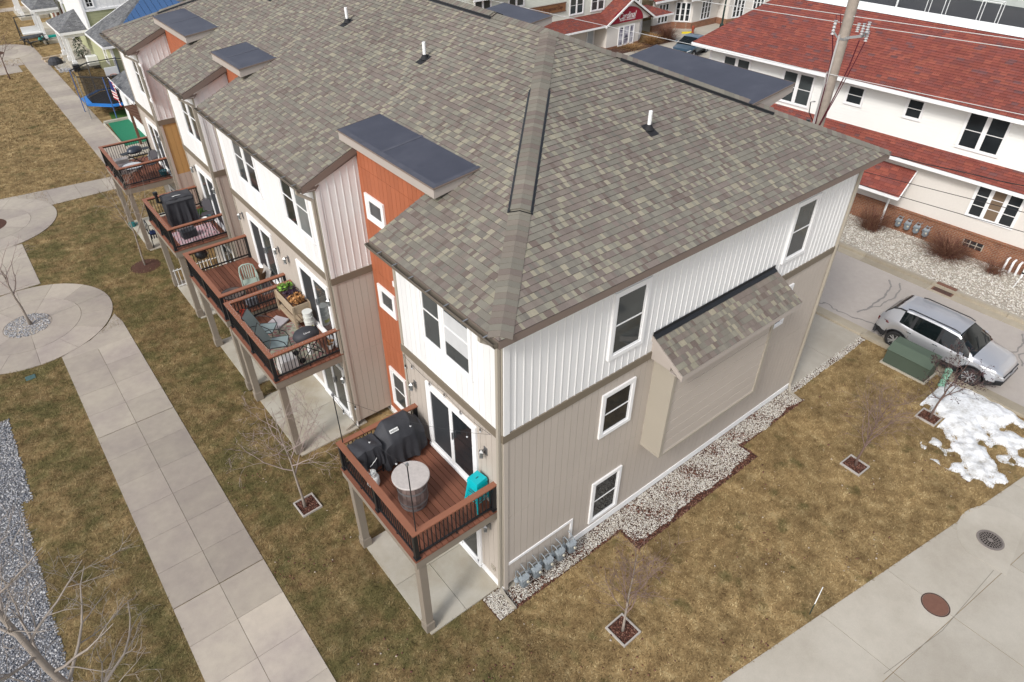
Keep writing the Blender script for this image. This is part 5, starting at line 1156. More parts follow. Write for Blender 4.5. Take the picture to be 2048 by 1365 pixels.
# ---------------------------------------------------------------- gas meters, lids, utility boxes
def gas_meter(label,loc,rz,group,first=[None]):
    if first[0] is not None: return dup(first[0],loc,rz,label,group)
    t=thing('gas_meter',label,'gas meter',loc,rz,group); first[0]=t    # faces -y
    m=MB(); m.box((-.125,-.10,.27),(.125,.05,.52)); m.lathe([(.118,-.11),(.125,-.08),(.125,.03)],(0,0,.34),16,'y'); m.build('meter_case',GREYD,t,bevel=.03)
    m=MB(); m.box((-.135,-.09,.52),(.135,.05,.60)); m.box((-.09,-.12,.525),(.09,-.09,.595)); m.build('index_cover',GREYM,t,bevel=.012)
    m=MB(); m.lathe([(.0001,-.135),(.038,-.135),(.042,-.1)],(.055,0,.43),12,'y'); m.build('dial',mat('dial_cream',(.5,.47,.38),.4) if 'dial_cream' not in bpy.data.materials else bpy.data.materials['dial_cream'],t)
    m=MB(); m.tube([(-.085,0,.58),(-.085,0,.64),(-.09,.05,.69),(-.095,.16,.70),(-.10,.20,.64),(-.10,.2,.0)],.013,7); m.tube([(.085,0,.58),(.085,0,.64),(.09,.06,.70),(.09,.22,.71),(.09,.26,.71)],.013,7); m.tube([(-.12,.0,.60),(-.05,.0,.60)],.024,7); m.tube([(.05,0,.60),(.12,0,.60)],.024,7)
    m.build('pipe',GREYM,t,smooth=40)
    m=MB(); m.lathe([(.0001,-.05),(.07,-.045),(.075,-.01),(.05,.03),(.0001,.035)],(-.15,.1,.44),12); m.tube([(-.15,.1,.36),(-.15,.1,.56)],.018,7); m.lathe([(.03,-.08),(.03,.0)],(-.15,.1,.5),8); m.build('regulator',GREYM,t,smooth=40)
    m=MB(); m.bar((-.08,.05,.70),(.08,.05,.70),.02,.045); m.build('bracket',STEEL,t)
    return t
GM=['gas meter nearest the house corner, first of five under the white trim','second gas meter from the house corner','middle gas meter of the five on the taupe wall','fourth gas meter from the house corner','gas meter at the far end of the row, beside the upright white trim']
for k in range(5): gas_meter(GM[k],(.42+.405*k,-.27,.06+.02*(k%2)),R(random.uniform(-5,5)),'five gas meters on the taupe wall')
RB=[('gas meter nearest the wide shrub, on the brick wall','gas meters on the brick wall across the street'),('second of the brick wall gas meters from the wide shrub','gas meters on the brick wall across the street'),('second of the brick wall gas meters from the twiggy shrub','gas meters on the brick wall across the street'),('gas meter on the brick wall nearest the twiggy shrub','gas meters on the brick wall across the street')]
for k in range(4): gas_meter(RB[k][0],(26.62-.0*k,2.0+.43*k,.12),R(-90),RB[k][1])
for k in range(4):
    t=thing('vent_pipe',['short white pipe nearest the wispy shrub on the brick wall','second white pipe from the wispy shrub on the brick wall','third white pipe from the wispy shrub on the brick wall','white pipe with a black joint at the end of the row'][k],'pipe',(26.85,-1.45-.25*k,0),0,'white vent pipes on the brick wall'); m=MB()
    m.tube([(.2,0,.62),(-.0,0,.62),(-.06,0,.58),(-.06,0,.08)],[.045,.045,.05,.05],9); m.build('pipe',PIPEW,t,smooth=50)
    if k==3: m=MB(); m.lathe([(.056,.28),(.056,.36)],(-.06,0,0),10); m.build('joint',RUBB,t)
def lids():
    t=thing('manhole_cover','round rust brown manhole cover in the alley pavement','manhole cover',(8.33,-7.12,.012)); m=MB(); m.lathe([(.0001,.006),(.30,.006),(.305,.004)],n=40)
    m.build('lid',mat('rusty_iron',(.17,.085,.06),.7,.2,12.,var2=.15,bump=.3,bsc=40),t); m=MB(); m.lathe([(.31,.001),(.31,.007),(.335,.007),(.34,.001)],n=40,cap=False); m.build('ring',mat('ring_iron',(.07,.04,.032),.7),t)
    m=MB(); 
    for i in range(-6,7):
        for j in range(-6,7):
            if i*i+j*j<34 and (i+j)%2==0: m.box((i*.042-.012,j*.042-.004,.006),(i*.042+.012,j*.042+.004,.0085))
    m.build('tread_pattern',bpy.data.materials['rusty_iron'],t)
    t=thing('storm_grate','round grey iron storm grate in the alley pavement','storm grate',(11.48,-7.16,.018)); m=MB(); m.lathe([(.0001,.001),(.29,.001)],n=36); m.build('pit',RUBB,t)
    I=mat('grey_iron',(.19,.165,.15),.6,.2,12.); m=MB(); m.lathe([(.285,.0),(.285,.014),(.34,.014),(.345,.0)],n=40,cap=False)
    for r,n,w in ((.235,22,.03),(.165,16,.026),(.10,10,.024)):
        m.lathe([(r+.028,.002),(r+.028,.012),(r+.040,.012),(r+.040,.002)],n=36,cap=False)
        for k in range(n): a=2*PI*k/n; c,s=math.cos(a),math.sin(a); m.bar(((r-.03)*c,(r-.03)*s,.007),((r+.03)*c,(r+.03)*s,.007),w*.75,.010)
    m.lathe([(.0001,.012),(.07,.012),(.07,.002)],n=20)
    m.build('grate',I,t)
    t=thing('kerb_inlet','rusty kerb inlet grate at the far side of the street','kerb inlet',(23.35,-.55,0)); m=MB(); m.box((.02,-.4,.02),(.2,.4,.16)); m.box((-.38,-.42,.0),(.02,.42,.012)); m.build('frame',bpy.data.materials['rusty_iron'],t)
    m=MB(); 
    for k in range(6): m.box((-.34+.06*k,-.36,.012),(-.31+.06*k,.36,.0145))
    m.build('slot',RUBB,t)
    t=thing('utility_box','green plastic utility lid set in the lawn by the nearest plaza','utility lid',(-7.9,17.1,0)); m=MB(); m.box((-.16,-.13,-.02),(.16,.13,.025)); m.build('lid',mat('blue_green_plastic',(.06,.12,.12),.5),t,bevel=.02)
    t=thing('transformer','green utility transformer cabinet on a pad beside the parked silver car','transformer',(17.0,-2.1,0)); m=MB(); m.box((-.46,-.82,-.02),(.44,.82,.07)); m.build('pad',CONCP,t)
    m=MB(); m.ext([(-.42,-.76,.07),(.38,-.76,.07),(.38,-.76,.80),(-.02,-.76,.80),(-.38,-.76,.62)],(0,1.52,0)); m.build('cabinet',GREENT,t,bevel=.015)
    m=MB(); m.ext([(-.41,-.77,.615),(-.03,-.77,.81),(.39,-.77,.81),(.39,-.77,.835),(-.04,-.77,.835),(-.42,-.77,.64)],(0,1.54,0)); m.build('lid',mat('transformer_lid_green',(.082,.11,.08),.5),t)
    t=thing('pedestal','pale green round utility pedestal in front of the silver car','pedestal',(17.0,-3.3,0)); m=MB(); m.lathe([(.12,-.02),(.115,.08),(.105,.1),(.105,.62),(.115,.63),(.115,.72),(.06,.78),(.0001,.79)],n=18); m.build('post',GREENP,t,smooth=40)
    t=thing('yard_sign','small white yard sign seen edge on, on a dark leaning stake in the lawn','sign',(5.62,-5.26,0),math.atan2(.23,1.0)); m=MB(); m.ext([(-.03,-.012,-.05),(.03,-.012,-.05),(.10,-.012,.6),(.04,-.012,.6)],(0,.024,0)); m.build('stake',mat('dark_green_stake',(.015,.03,.022),.6),t); m=MB(); m.ext([(-.05,-.010,.50),(.20,-.010,.52),(.26,-.010,.86),(.02,-.010,.84)],(0,.02,0)); m.build('panel',PLUMB,t)
    t=MB()
    t=thing('marker_stake','thin white marker stake leaning in the gravel bed across the street','stake',(25.7,-2.3,0)); m=MB(); m.bar((0,0,0),(.25,-.05,.55),.03,.02); m.build('stake',PLUMB,t)
    # snow
    V=[];F=[];nx,ny=220,180; x0,x1,y0,y1=13.2,17.6,-7.0,-3.3
    X_,Y_=np.meshgrid(np.linspace(x0,x1,nx),np.linspace(y0,y1,ny)); 
    def bl(cx,cy,r,h): return h*np.exp(-(((X_-cx)**2+(Y_-cy)**2)/r**2))
    H=bl(16.5,-4.1,.75,.20)+bl(15.8,-4.5,.6,.15)+bl(17.0,-5.0,.6,.17)+bl(15.0,-4.9,.4,.08)+bl(14.1,-5.75,.45,.13)+bl(14.7,-5.4,.4,.10)+bl(16.2,-5.4,.8,.09)+bl(15.3,-6.2,.7,.07)+bl(16.5,-6.3,.8,.075)
    H-=bl(15.9,-5.2,.35,.10)+bl(16.6,-5.7,.4,.09)+bl(15.1,-5.85,.3,.06)
    w=.03*np.sin(X_*5.1+Y_*3)+.025*np.sin(X_*9.7-Y_*6.3)+.02*np.sin(Y_*13+X_*2)+.012*np.sin(X_*17+1)*np.sin(Y_*15); H=H+w*.8-.016-.05*np.clip((-4.9-Y_)/1.2,0,1)*(X_>14.6)
    yl=-4.93-(X_-2.5)*.154; H=np.where((Y_<yl+.1),H-.5,H); H=np.where(((X_<15.4)&(Y_>-4.15)),H-.3,H); H=np.minimum(H,.16)
    idx=np.arange(nx*ny).reshape(ny,nx); Q=np.stack([idx[:-1,:-1],idx[:-1,1:],idx[1:,1:],idx[1:,:-1]],-1).reshape(-1,4); keep=(H.ravel()[Q]>-.06).any(1)
    o=arr_mesh('snow',np.stack([X_.ravel(),Y_.ravel(),H.ravel()],1),Q[keep],SNOW,None,True); o['kind']='stuff'; o['label']='melting patch of old snow on the lawn near the street kerb'; o['category']='snow'
lids()
# ---------------------------------------------------------------- utility pole and wires
def pole():
    t=thing('utility_pole','tall weathered wooden utility pole behind the row house corner','utility pole',(17.3,3.88,0)); m=MB(); m.tube([(0,0,-.1),(0,0,5),(0,0,12.6)],[.19,.175,.165],14); m.build('pole',mat('weathered_pole',(.31,.265,.225),.9,.3,5.,var2=.25),t,smooth=50)
    m=MB(); m.tube([(-.19,.06,0),(-.185,.06,10.2)],.035,8); m.tube([(-.13,.15,0),(-.13,.15,9.)],.025,6); m.build('conduit',mat('grey_conduit',(.42,.41,.40),.5),t)
    m=MB(); 
    m.bar((-.1,-.1,10.12),(.15,-.62,10.25),.07,.07); m.bar((.1,-.55,10.2),(-.05,-.70,10.42),.05,.05); m.lathe([(.185,10.05),(.19,10.12)],n=14); m.bar((-.17,.1,10.1),(-.3,.25,10.3),.05,.05); m.build('bracket',STEEL,t)
    for (x,y,z,h) in ((.12,-.5,10.28,.32),(-.02,-.72,10.4,.3),(-.3,.25,10.2,.42),(.15,-.68,10.1,.3),(.02,-.38,10.35,.25)):
        m=MB(); m.lathe([(q,h*i/8) for i in range(9) for q in ((.03,) if i%2 else (.06,))],(x,y,z),10); m.build('insulator',mat('grey_porcelain',(.42,.42,.42),.3) if 'grey_porcelain' not in bpy.data.materials else bpy.data.materials['grey_porcelain'],t)
    RED=mat('dark_red_cable',(.08,.012,.02),.5); m=MB()
    m.tube([(-.28,.25,10.2),(-.21,.1,9.6),(-.2,.05,8.6),(-.21,.03,7.5),(-.23,.0,6.95)],.022,6); m.tube([(.1,-.5,10.1),(.05,-.45,9.3),(-.05,-.3,8.3),(-.18,-.1,7.2),(-.22,.0,6.95)],.022,6); m.tube([(.05,-.72,10.1),(.0,-.6,9.4),(-.1,-.4,8.4),(-.2,-.1,7.1)],.016,6); m.build('cable',RED,t)
    m=MB(); m.tube([(-.28,.25,10.55),(-.24,.32,10.75),(-.2,.2,10.8),(-.19,.1,10.4)],.014,5); m.build('jumper',RED,t)
    for z,y in ((6.55,-.32),(6.72,-.42),(6.3,-.3)): m=MB(); m.box((-.05,y-.1,z),(.05,y+.1,z+.09)); m.bar((0,-.1,z+.04),(0,y,z+.04),.02,.02); m.build('clamp',BLACK,t)
    m=MB(); m.tube([(-.1,.2,7.3),(-.1,.42,7.55),(-.1,.46,7.9),(-.1,.3,7.95)],.018,5); m.box((-.15,.3,7.0),(-.05,.42,7.3)); m.build('switch',BLACK,t)
    for lb,a,b,s,r in (('upper power line passing the pole toward the right',(17.25,42,9.55),(17.25,-25,12.3),.35,.011),('second power line just below the upper one',(17.45,42,9.30),(17.45,-25,12.1),.4,.011),('pale cable strung below the power lines across the red roof',(17.1,42,7.9),(17.1,-25,10.3),.3,.011),('wavy dark cable starting at the clamps on the pole',(17.3,3.55,6.75),(17.3,-25,9.9),.25,.016),('low dark cable crossing the lower red roof',(17.35,3.55,6.0),(17.35,-25,9.2),.3,.011),('lowest dark cable crossing the cream wall',(17.25,3.55,5.6),(17.25,-25,8.2),.3,.011)):
        A,B=Vector(a),Vector(b); P=[(A.lerp(B,i/40)-Vector((0,0,s*4*(i/40)*(1-i/40)-(.012*math.sin(i*2.2) if 'wavy' in lb else 0)))) for i in range(41)]
        m=MB(); m.tube(P,r,5); tag(m.build('power_line',mat('bare_wire',(.55,.55,.54),.5) if 'power line' in lb and 'upper' in lb and 'bare_wire' not in bpy.data.materials else (bpy.data.materials['bare_wire'] if 'pale' in lb or 'power line' in lb else RUBB)),lb,'power line','overhead lines along the street')
pole()
# ---------------------------------------------------------------- cars
def car(name,label,cat,loc,rz,paint,Ln=4.75,W=1.9,Hh=1.66,wb=2.78,suv=True,rw=.36):
    t=thing(name,label,cat,loc,rz)
    xf,xr=Ln*.5-.92,Ln*.5-.92-wb     # wheel centres
    X0,X1=-Ln/2,Ln/2
    xs=sorted(set([round(X0+.05*i,4) for i in range(int(Ln/.05)+1)]+[X1]))
    lerp=lambda x,pts:np.interp(x,[p[0] for p in pts],[p[1] for p in pts])
    if suv:
        TOP=[(X0,.86),(X0+.04,1.02),(X0+.10,1.14),(X0+.40,1.50),(X0+.60,Hh-.045),(X0+1.4,Hh),(X0+2.1,Hh-.005),(X0+2.7,Hh-.07),(X0+3.4,1.13),(X0+3.7,1.07),(X0+4.15,.98),(X1-.12,.86),(X1-.02,.72),(X1,.62)]
        BELT=[(X0,.80),(X0+.2,1.1),(X0+.8,1.13),(X0+1.6,1.06),(X0+3.3,.99),(X0+4.2,.93),(X1-.1,.80),(X1,.6)]; ws=(X0+2.7,X0+3.4); rg=(X0+.10,X0+.50); sg=(X0+.80,X0+3.3); pil=(X0+1.25,X0+2.2)
    else:
        TOP=[(X0,.75),(X0+.06,.95),(X0+.7,1.0),(X0+1.4,Hh-.04),(X0+2.0,Hh),(X0+2.6,Hh-.04),(X0+3.4,.98),(X0+4.2,.86),(X1-.1,.76),(X1,.6)]
        BELT=[(X0,.7),(X0+.1,.9),(X0+.9,.95),(X0+3.3,.90),(X0+4.2,.82),(X1,.58)]; ws=(X0+2.6,X0+3.4); rg=(X0+.7,X0+1.4); sg=(X0+1.15,X0+3.1); pil=(X0+2.05,)
    PLAN=[(X0,.72),(X0+.08,.84),(X0+.35,.95),(X0+.9,1.),(X1-1.5,1.),(X1-.7,.965),(X1-.25,.86),(X1-.06,.70),(X1,.6)]
    def zb(x):
        z=.30 if X0+.35<x<X1-.4 else .30+.12*max((X0+.35-x)/.35,(x-X1+.4)/.4)
        for xc in (xf,xr):
            d=abs(x-xc)
            if d<rw+.07: z=max(z,rw*.97+math.sqrt(max((rw+.07)**2-d*d,0)))
        return z
    B=MB(); rows=[]
    for x in xs:
        w=W/2*lerp(x,PLAN); zt=lerp(x,TOP); be=min(lerp(x,BELT),zt-.015); z0=zb(x); gh=max(0.,min(1.,(zt-be-.05)/.45))
        zs=z0+(be-z0)*.30; zm=z0+(be-z0)*.72
        tw=w*(1-.30*gh) ; 
        if x>ws[1]: tw=w*.86
        pts=[(w*.965,z0),(w*.995,zs),(w*1.0,zm),(w*.985,be-.06*(be-z0)),(w*.955-.0,be),
             (tw+ (w*.955-tw)*.06,be+(zt-be)*(.86 if gh>.3 else .5)),(tw*.96,be+(zt-be)*(.965 if gh>.3 else .75)),(tw*.6,zt-.012),(0,zt)]
        rows.append([(x,y,z) for y,z in pts]+[(x,-y,z) for y,z in pts[-2::-1]])
    idx=[[B.p(q) for q in r] for r in rows]; n=len(rows[0])
    for i,(A,Bq) in enumerate(zip(idx,idx[1:])):
        xm=(xs[i]+xs[i+1])/2
        for j in range(n-1):
            k=min(j,n-2-j)   # 0..7
            mi=0
            if k==4 and sg[0]<xm<sg[1] and not any(abs(xm-p)<.05 for p in pil): mi=1
            if k==4 and any(abs(xm-p)<.05 for p in pil): mi=2
            if k in (6,7) and ws[0]+.02<xm<ws[1]-.02: mi=1
            if k==5 and ws[0]+.1<xm<ws[1]-.1: mi=1
            if k==5 and X0+.20<xm<X0+.85 and suv: mi=2
            if k in (6,7) and rg[0]+.06<xm<rg[1]: mi=1
            if k==0 and zb(xm)<.5: mi=2
            B.m=mi; B.fi((A[j],Bq[j],Bq[j+1],A[j+1]))
    B.m=0; B.fi(idx[0]); B.fi(idx[-1][::-1]); B.m=2; B.fi([idx[i][0] for i in range(len(idx))]+[idx[i][-1] for i in reversed(range(len(idx)))])
    CG=bpy.data.materials.get('car_glass') or glass('car_glass',(.004,.007,.008),.04,.4)
    body=B.build('body',[paint,CG,RUBB],t,smooth=48)
    # wheels
    for xc in (xf,xr):
        for s in (-1,1):
            y=s*(W/2-.10)
            m=MB(); m.lathe([(.20,-.1),(rw-.03,-.11),(rw,-.07),(rw,.07),(rw-.03,.11),(.235,.10),(.23,.05),(.0001,.04)] if s>0 else [(.0001,-.04),(.23,-.05),(.235,-.10),(rw-.03,-.11),(rw,-.07),(rw,.07),(rw-.03,.11),(.2,.1)],(xc,y,rw),28,'y'); wl=m.build('wheel',TYRE,t,smooth=40); RIM=bpy.data.materials.get('alloy_rim') or mat('alloy_rim',(.5,.51,.53),.3,.05,5.,metal=.55)
            m=MB(); m.M=Matrix.Translation((xc,y+s*.085,rw)); m.lathe([(.232,-.01),(.245,.0),(.245,.012*s),(.228,.012*s)],n=28,axis='y',cap=False)
            for k in range(10): 
                a=2*PI*k/10+.2*(k%2); m.bar((.05*math.cos(a),0,.05*math.sin(a)),(.236*math.cos(a+.06),0,.236*math.sin(a+.06)),.035,.02,up=(0,1,0))
            m.lathe([(.0001,.014*s),(.06,.012*s),(.065,-.01*s)],n=14,axis='y'); m.build('rim',RIM,wl,smooth=30)
            m=MB(); q=[]
            for k in range(13):
                a=PI*k/12; q.append((xc+(rw+.085)*math.cos(a),rw*.97+(rw+.085)*math.sin(a)))
            for (xa,za),(xb,zb_) in zip(q,q[1:]): m.bar((xa,s*(W/2*lerp(xa,PLAN)*.985),max(za,.3)),(xb,s*(W/2*lerp(xb,PLAN)*.985),max(zb_,.3)),.03,.05,up=(0,1,0))
            m.build('wheel_arch',RUBB,t)
            m=MB(); m.lathe([(.0001,-.02),(rw+.06,-.02),(rw+.06,.02),(.0001,.02)],(xc,s*(W/2-.26),rw+.02),20,'y'); m.build('wheel_well',RUBB,t)
    for s in (-1,1):
        w=W/2
        m=MB(); m.ext([(X0+.04,s*w*.74,.93),(X0+.42,s*w*.965,1.0),(X0+.50,s*w*.975,.93),(X0+.06,s*w*.78,.80)],(-.03,s*.02,0)); m.build('tail_lamp',TAILR,t)
        m=MB(); m.ext([(X1-.08,s*w*.66,.74),(X1-.42,s*w*.90,.83),(X1-.40,s*w*.92,.79),(X1-.06,s*w*.68,.70)],(.03,s*.02,0)); m.build('headlamp',LAMPW,t)
        m=MB(); m.ext([(X1-.03,s*w*.62,.58),(X1-.2,s*w*.84,.60),(X1-.2,s*w*.85,.46),(X1-.05,s*w*.66,.42)],(.05,s*.03,0)); m.build('lower_lamp',BLACK,t)
        m=MB(); m.box((X0+2.98,s*(w+.02),1.0),(X0+3.12,s*(w+.19),1.14)); m.bar((X0+3.05,s*w*.93,1.02),(X0+3.05,s*(w+.08),1.06),.06,.03); m.build('mirror',paint,t,bevel=.04)
        for x in (X0+1.25,X0+2.2):
            m=MB(); m.box((x-.09,s*w*.985,.93),(x+.09,s*(w+.022),.955)); m.build('door_handle',CHROME,t)
        for x in (X0+1.28,X0+2.25,X0+3.3):
            m=MB(); zz=[.36,.55,.75,.93]; yy=[w*.985,w*.997,w*1.0,w*.975]
            for (z0,y0),(z1,y1) in zip(zip(zz,yy),zip(zz[1:],yy[1:])): m.bar((x,s*y0,z0),(x-.01,s*y1,z1),.008,.01)
            m.build('door_seam',RUBB,t)
        if suv:
            m=MB(); m.tube([(X0+.85,s*w*.64,Hh+.0),(X0+1.0,s*w*.645,Hh+.03),(X0+2.5,s*w*.645,Hh+.02),(X0+2.7,s*w*.64,Hh-.03)],.02,6); m.build('roof_rail',BLACK,t)
    m=MB(); m.box((X1-.04,-W*.3,.44),(X1+.012,W*.3,.60)); m.bar((X1-.06,-W*.33,.735),(X1-.06,W*.33,.735),.08,.035); m.build('grille',BLACK,t,bevel=.01)
    m=MB(); m.box((X1-.03,-.13,.66),(X1+.03,.13,.70)); m.build('emblem',CHROME,t)
    m=MB(); m.ext([(X0+.02,-.9*W/2,.30),(X0+.02,.9*W/2,.30),(X0-.03,.7*W/2,.5),(X0-.03,-.7*W/2,.5)],(.1,0,0)); m.build('bumper',RUBB,t)
    for y in (-.35,.25): m=MB(); m.bar((ws[1]-.02,y,1.135),(ws[1]-.33,y+.42,1.36),.015,.012); m.build('wiper',BLACK,t)
    return t
car('parked_car','silver sport utility vehicle parked along the street kerb','car',(18.62,-2.46,-.01),R(-90),SILV,Ln=4.5,W=1.84,Hh=1.62,wb=2.68)
car('parked_car','dark blue car parked in the yard by the shops','car',(43.3,29.6,.012),R(195),BLUEC,Ln=4.5,W=1.8,Hh=1.5,wb=2.65,suv=False,rw=.33)
# ---------------------------------------------------------------- red roofed building across the street
def laps(mb,M,w,z0,z1,h=.2,y0=0.):
    """horizontal lap siding in a frame M (u, out, z)"""
    mb.M=M; z=z0; k=0
    while z<z1-.01:
        e=min(z+h,z1); mb.poly([(y0,.018,z),(w,.018,z),(w,.002,e),(y0,.002,e)]); mb.poly([(y0,0,z),(w,0,z),(w,.018,z),(y0,.018,z)]); z=e
    mb.t=0; mb.M=None
def red_building():
    t=thing('shop_building','long white two storey building with red shingle roofs and a brick base across the street','building',(26.85,2,0),.06)
    NX=(-1,0,0); y0,y1=-16.,13.6
    m=MB(); m.box((0,y0,0),(.3,y1,1.08)); m.build('brick_wall',BRICK,t); m=MB(); m.box((-.05,y0,1.08),(.3,y1,1.16)); m.build('brick_ledge',BRICK,t)
    m=MB(); m.box((.05,y0,1.16),(.3,y1,3.6)); m.box((.045,y0,1.9),(.05,y1,1.915)); m.build('wall',STUC,t,label='cream ground floor wall')
    m=MB(); laps(m,frameM((.6,y0,0),Y,NX),y1-y0,3.9,6.35,.13); m.box((.62,y0,3.6),(8.,y1,6.3)); m.build('siding',SIDW,t,label='white upper wall of lap siding')
    m=MB(); m.box((.57,y1-.12,3.9),(.70,y1+.02,6.3)); m.build('corner_board',TRIMW,t)
    r=MB(); sl=math.hypot(1.05,.5); shingles(r,(-.45,y0,3.56),(0,1,0),Vector((1.05,0,.5)),[(0,0),(y1-y0+.3,0),(y1-y0+.3,sl),(0,sl)],h=.165); r.build('lower_roof',SHINR,t)
    m=MB(); m.box((-.50,y0,3.40),(-.45,y1+.3,3.55)); m.box((-.45,y0,3.42),(.05,y1+.3,3.45)); m.build('fascia',TRIMW,t)
    run=4.45; rise=2.2; z0=6.25; sl=math.hypot(run,rise); r=MB(); e0=-.15
    shingles(r,(e0,y0,z0),(0,1,0),Vector((run,0,rise)),[(0,0),(y1-y0+.75,0),(y1-y0-1.6,sl),(0,sl)],h=.165)
    shingles(r,(e0+run*2,y1+.75,z0),(-1,0,0),Vector((0,-2.35,rise)),[(0,0),(run*2,0),(run,math.hypot(2.35,rise))],h=.165,uo=60.)
    rf=r.build('main_roof',SHINR,t)
    m=MB(); m.box((e0-.05,y0,z0-.17),(e0+.03,y1+.78,z0-.01)); m.box((e0+.03,y1+.70,z0-.17),(e0+run*2,y1+.78,z0-.01)); m.box((e0+.03,y0,z0-.16),(.62,y1+.7,z0-.14)); m.build('fascia',TRIMW,t)
    m=MB(); m.ext([(e0+run-.35,y0,z0+rise-.13),(e0+run-.35,y1-1.6,z0+rise-.13),(e0+run+.05,y1-1.6,z0+rise+.08),(e0+run+.05,y0,z0+rise+.08)],(.1,0,.06)); m.build('ridge_flashing',PLUMB,rf)
    wy=lambda y:y-2
    for ya,yb,za,zb_,sc in ((9.5,11.15,4.28,5.80,((0,.47),(.53,1))),(13.1,14.7,4.28,5.80,((0,.47),(.53,1))),(6.97,7.78,4.97,5.82,((0,1),)),(4.26,4.99,5.02,5.88,((0,1),)),(.8,2.44,4.38,5.93,((0,.47),(.53,1))),(-3.5,-1.9,4.4,5.93,((0,.47),(.53,1)))):
        window(t,(.58,wy(ya)-.05,za-.05),Y,NX,yb-ya+.1,zb_-za+.1,secs=sc,bars=(.5,),trim=.07,gm=GLASSG if ya>8 else GLASS)
    for ya in (-1.02,-7.): window(t,(.05,wy(ya),1.78),Y,NX,1.92,1.58,secs=((0,.31),(.345,.655),(.69,1)),bars=(.34,.67),trim=.07,gm=(GLASS,mat('brown_blind',(.17,.12,.08),.6) if 'brown_blind' not in bpy.data.materials else bpy.data.materials['brown_blind'],GLASS))
    # little entry roof
    r=MB(); shingles(r,(-1.15,1.42,2.1),(0,1,0),Vector((1.15,0,.95)),[(0,0),(2.6,0),(2.6,1.49),(.0,1.49)],h=.165,uo=30.); er=r.build('entry_roof',SHINR,t)
    m=MB(); m.box((-1.2,1.40,1.96),(-1.15,4.1,2.09)); m.ext([(-1.15,1.38,1.98),(.0,1.38,2.95),(.0,1.38,3.06),(-1.15,1.38,2.09)],(0,.04,0)); m.bar((-1.15,1.7,1.98),(0,1.7,2.0),.06,.06); m.build('fascia',TRIMW,er)
    m=MB(); m.tube([(-1.15,1.7,1.98),(-.5,1.95,1.75),(-.28,2.05,1.6),(-.28,2.05,.05)],.05,8); m.build('downspout',PLUMB,t)
    m=MB(); m.box((-.02,-2.35,.45),(.0,-1.5,.78)); v=m.build('vent',RUBB,t); m=MB()
    for k in range(4): m.box((-.035,-2.35+.27*k,.45),(-.02,-2.31+.27*k,.78))
    m.box((-.034,-2.31,.60),(-.021,-1.54,.63)); m.build('grille',CONC,v)
red_building()
def back_buildings():
    t=thing('flat_roof_building','dark flat roofed building behind the red ridge with a pale ledge','building',(31.8,2,0),.04)
    m=MB(); m.box((.3,-30,0),(6.2,11.,8.2)); m.build('flat_roof',mat('dark_roofing',(.035,.038,.045),.7),t)
    m=MB(); m.box((6.2,-30,7.8),(6.7,11.,8.5)); m.build('ledge',mat('pale_ledge',(.42,.45,.42),.6,.15,3.),t)
    m=MB(); m.box((6.71,-30,6.),(12,11.,13)); m.build('wall',STUC,t,label='cream wall above the ledge')
    for y in (-6.8,-2.6,1.2,4.4,8.): window(t,(6.7,y,8.75),Y,(-1,0,0),1.7,1.6,secs=((0,.47),(.53,1)),trim=.08,gm=GLASSG)
    for k,(y,lb) in enumerate(((5.0,'metal rack farther left on the dark flat roof'),(2.6,'metal rack farther right on the dark flat roof'))):
        q=thing('roof_rack',lb,'rack',(32.6,2+y,8.2),.04,'metal racks on the flat roof'); m=MB()
        for a in (0,.5):
            for b in (0,.8): m.tube([(a,b,0),(a,b,.95)],.02,5)
        m.tube([(0,0,.95),(.5,0,.95),(.5,.8,.95),(0,.8,.95),(0,0,.95)],.02,5); m.build('frame',PLUMB,q)
    q=thing('goose_neck_vent','white curved vent pipe on the dark flat roof','vent pipe',(32.7,3.3,8.2)); m=MB(); m.tube([(0,0,0),(0,0,.7),(0,-.08,.85),(0,-.22,.88),(0,-.3,.7)],.06,8); m.build('pipe',PIPEW,q,smooth=True)
    q=thing('roof_vent','white box vent on the dark flat roof','vent',(32.5,9.2,8.2)); m=MB(); m.tube([(0,0,0),(0,0,.6)],.05,8); m.box((-.15,-.12,.6),(.15,.12,1.0)); m.build('housing',PLUMB,q)
back_buildings()
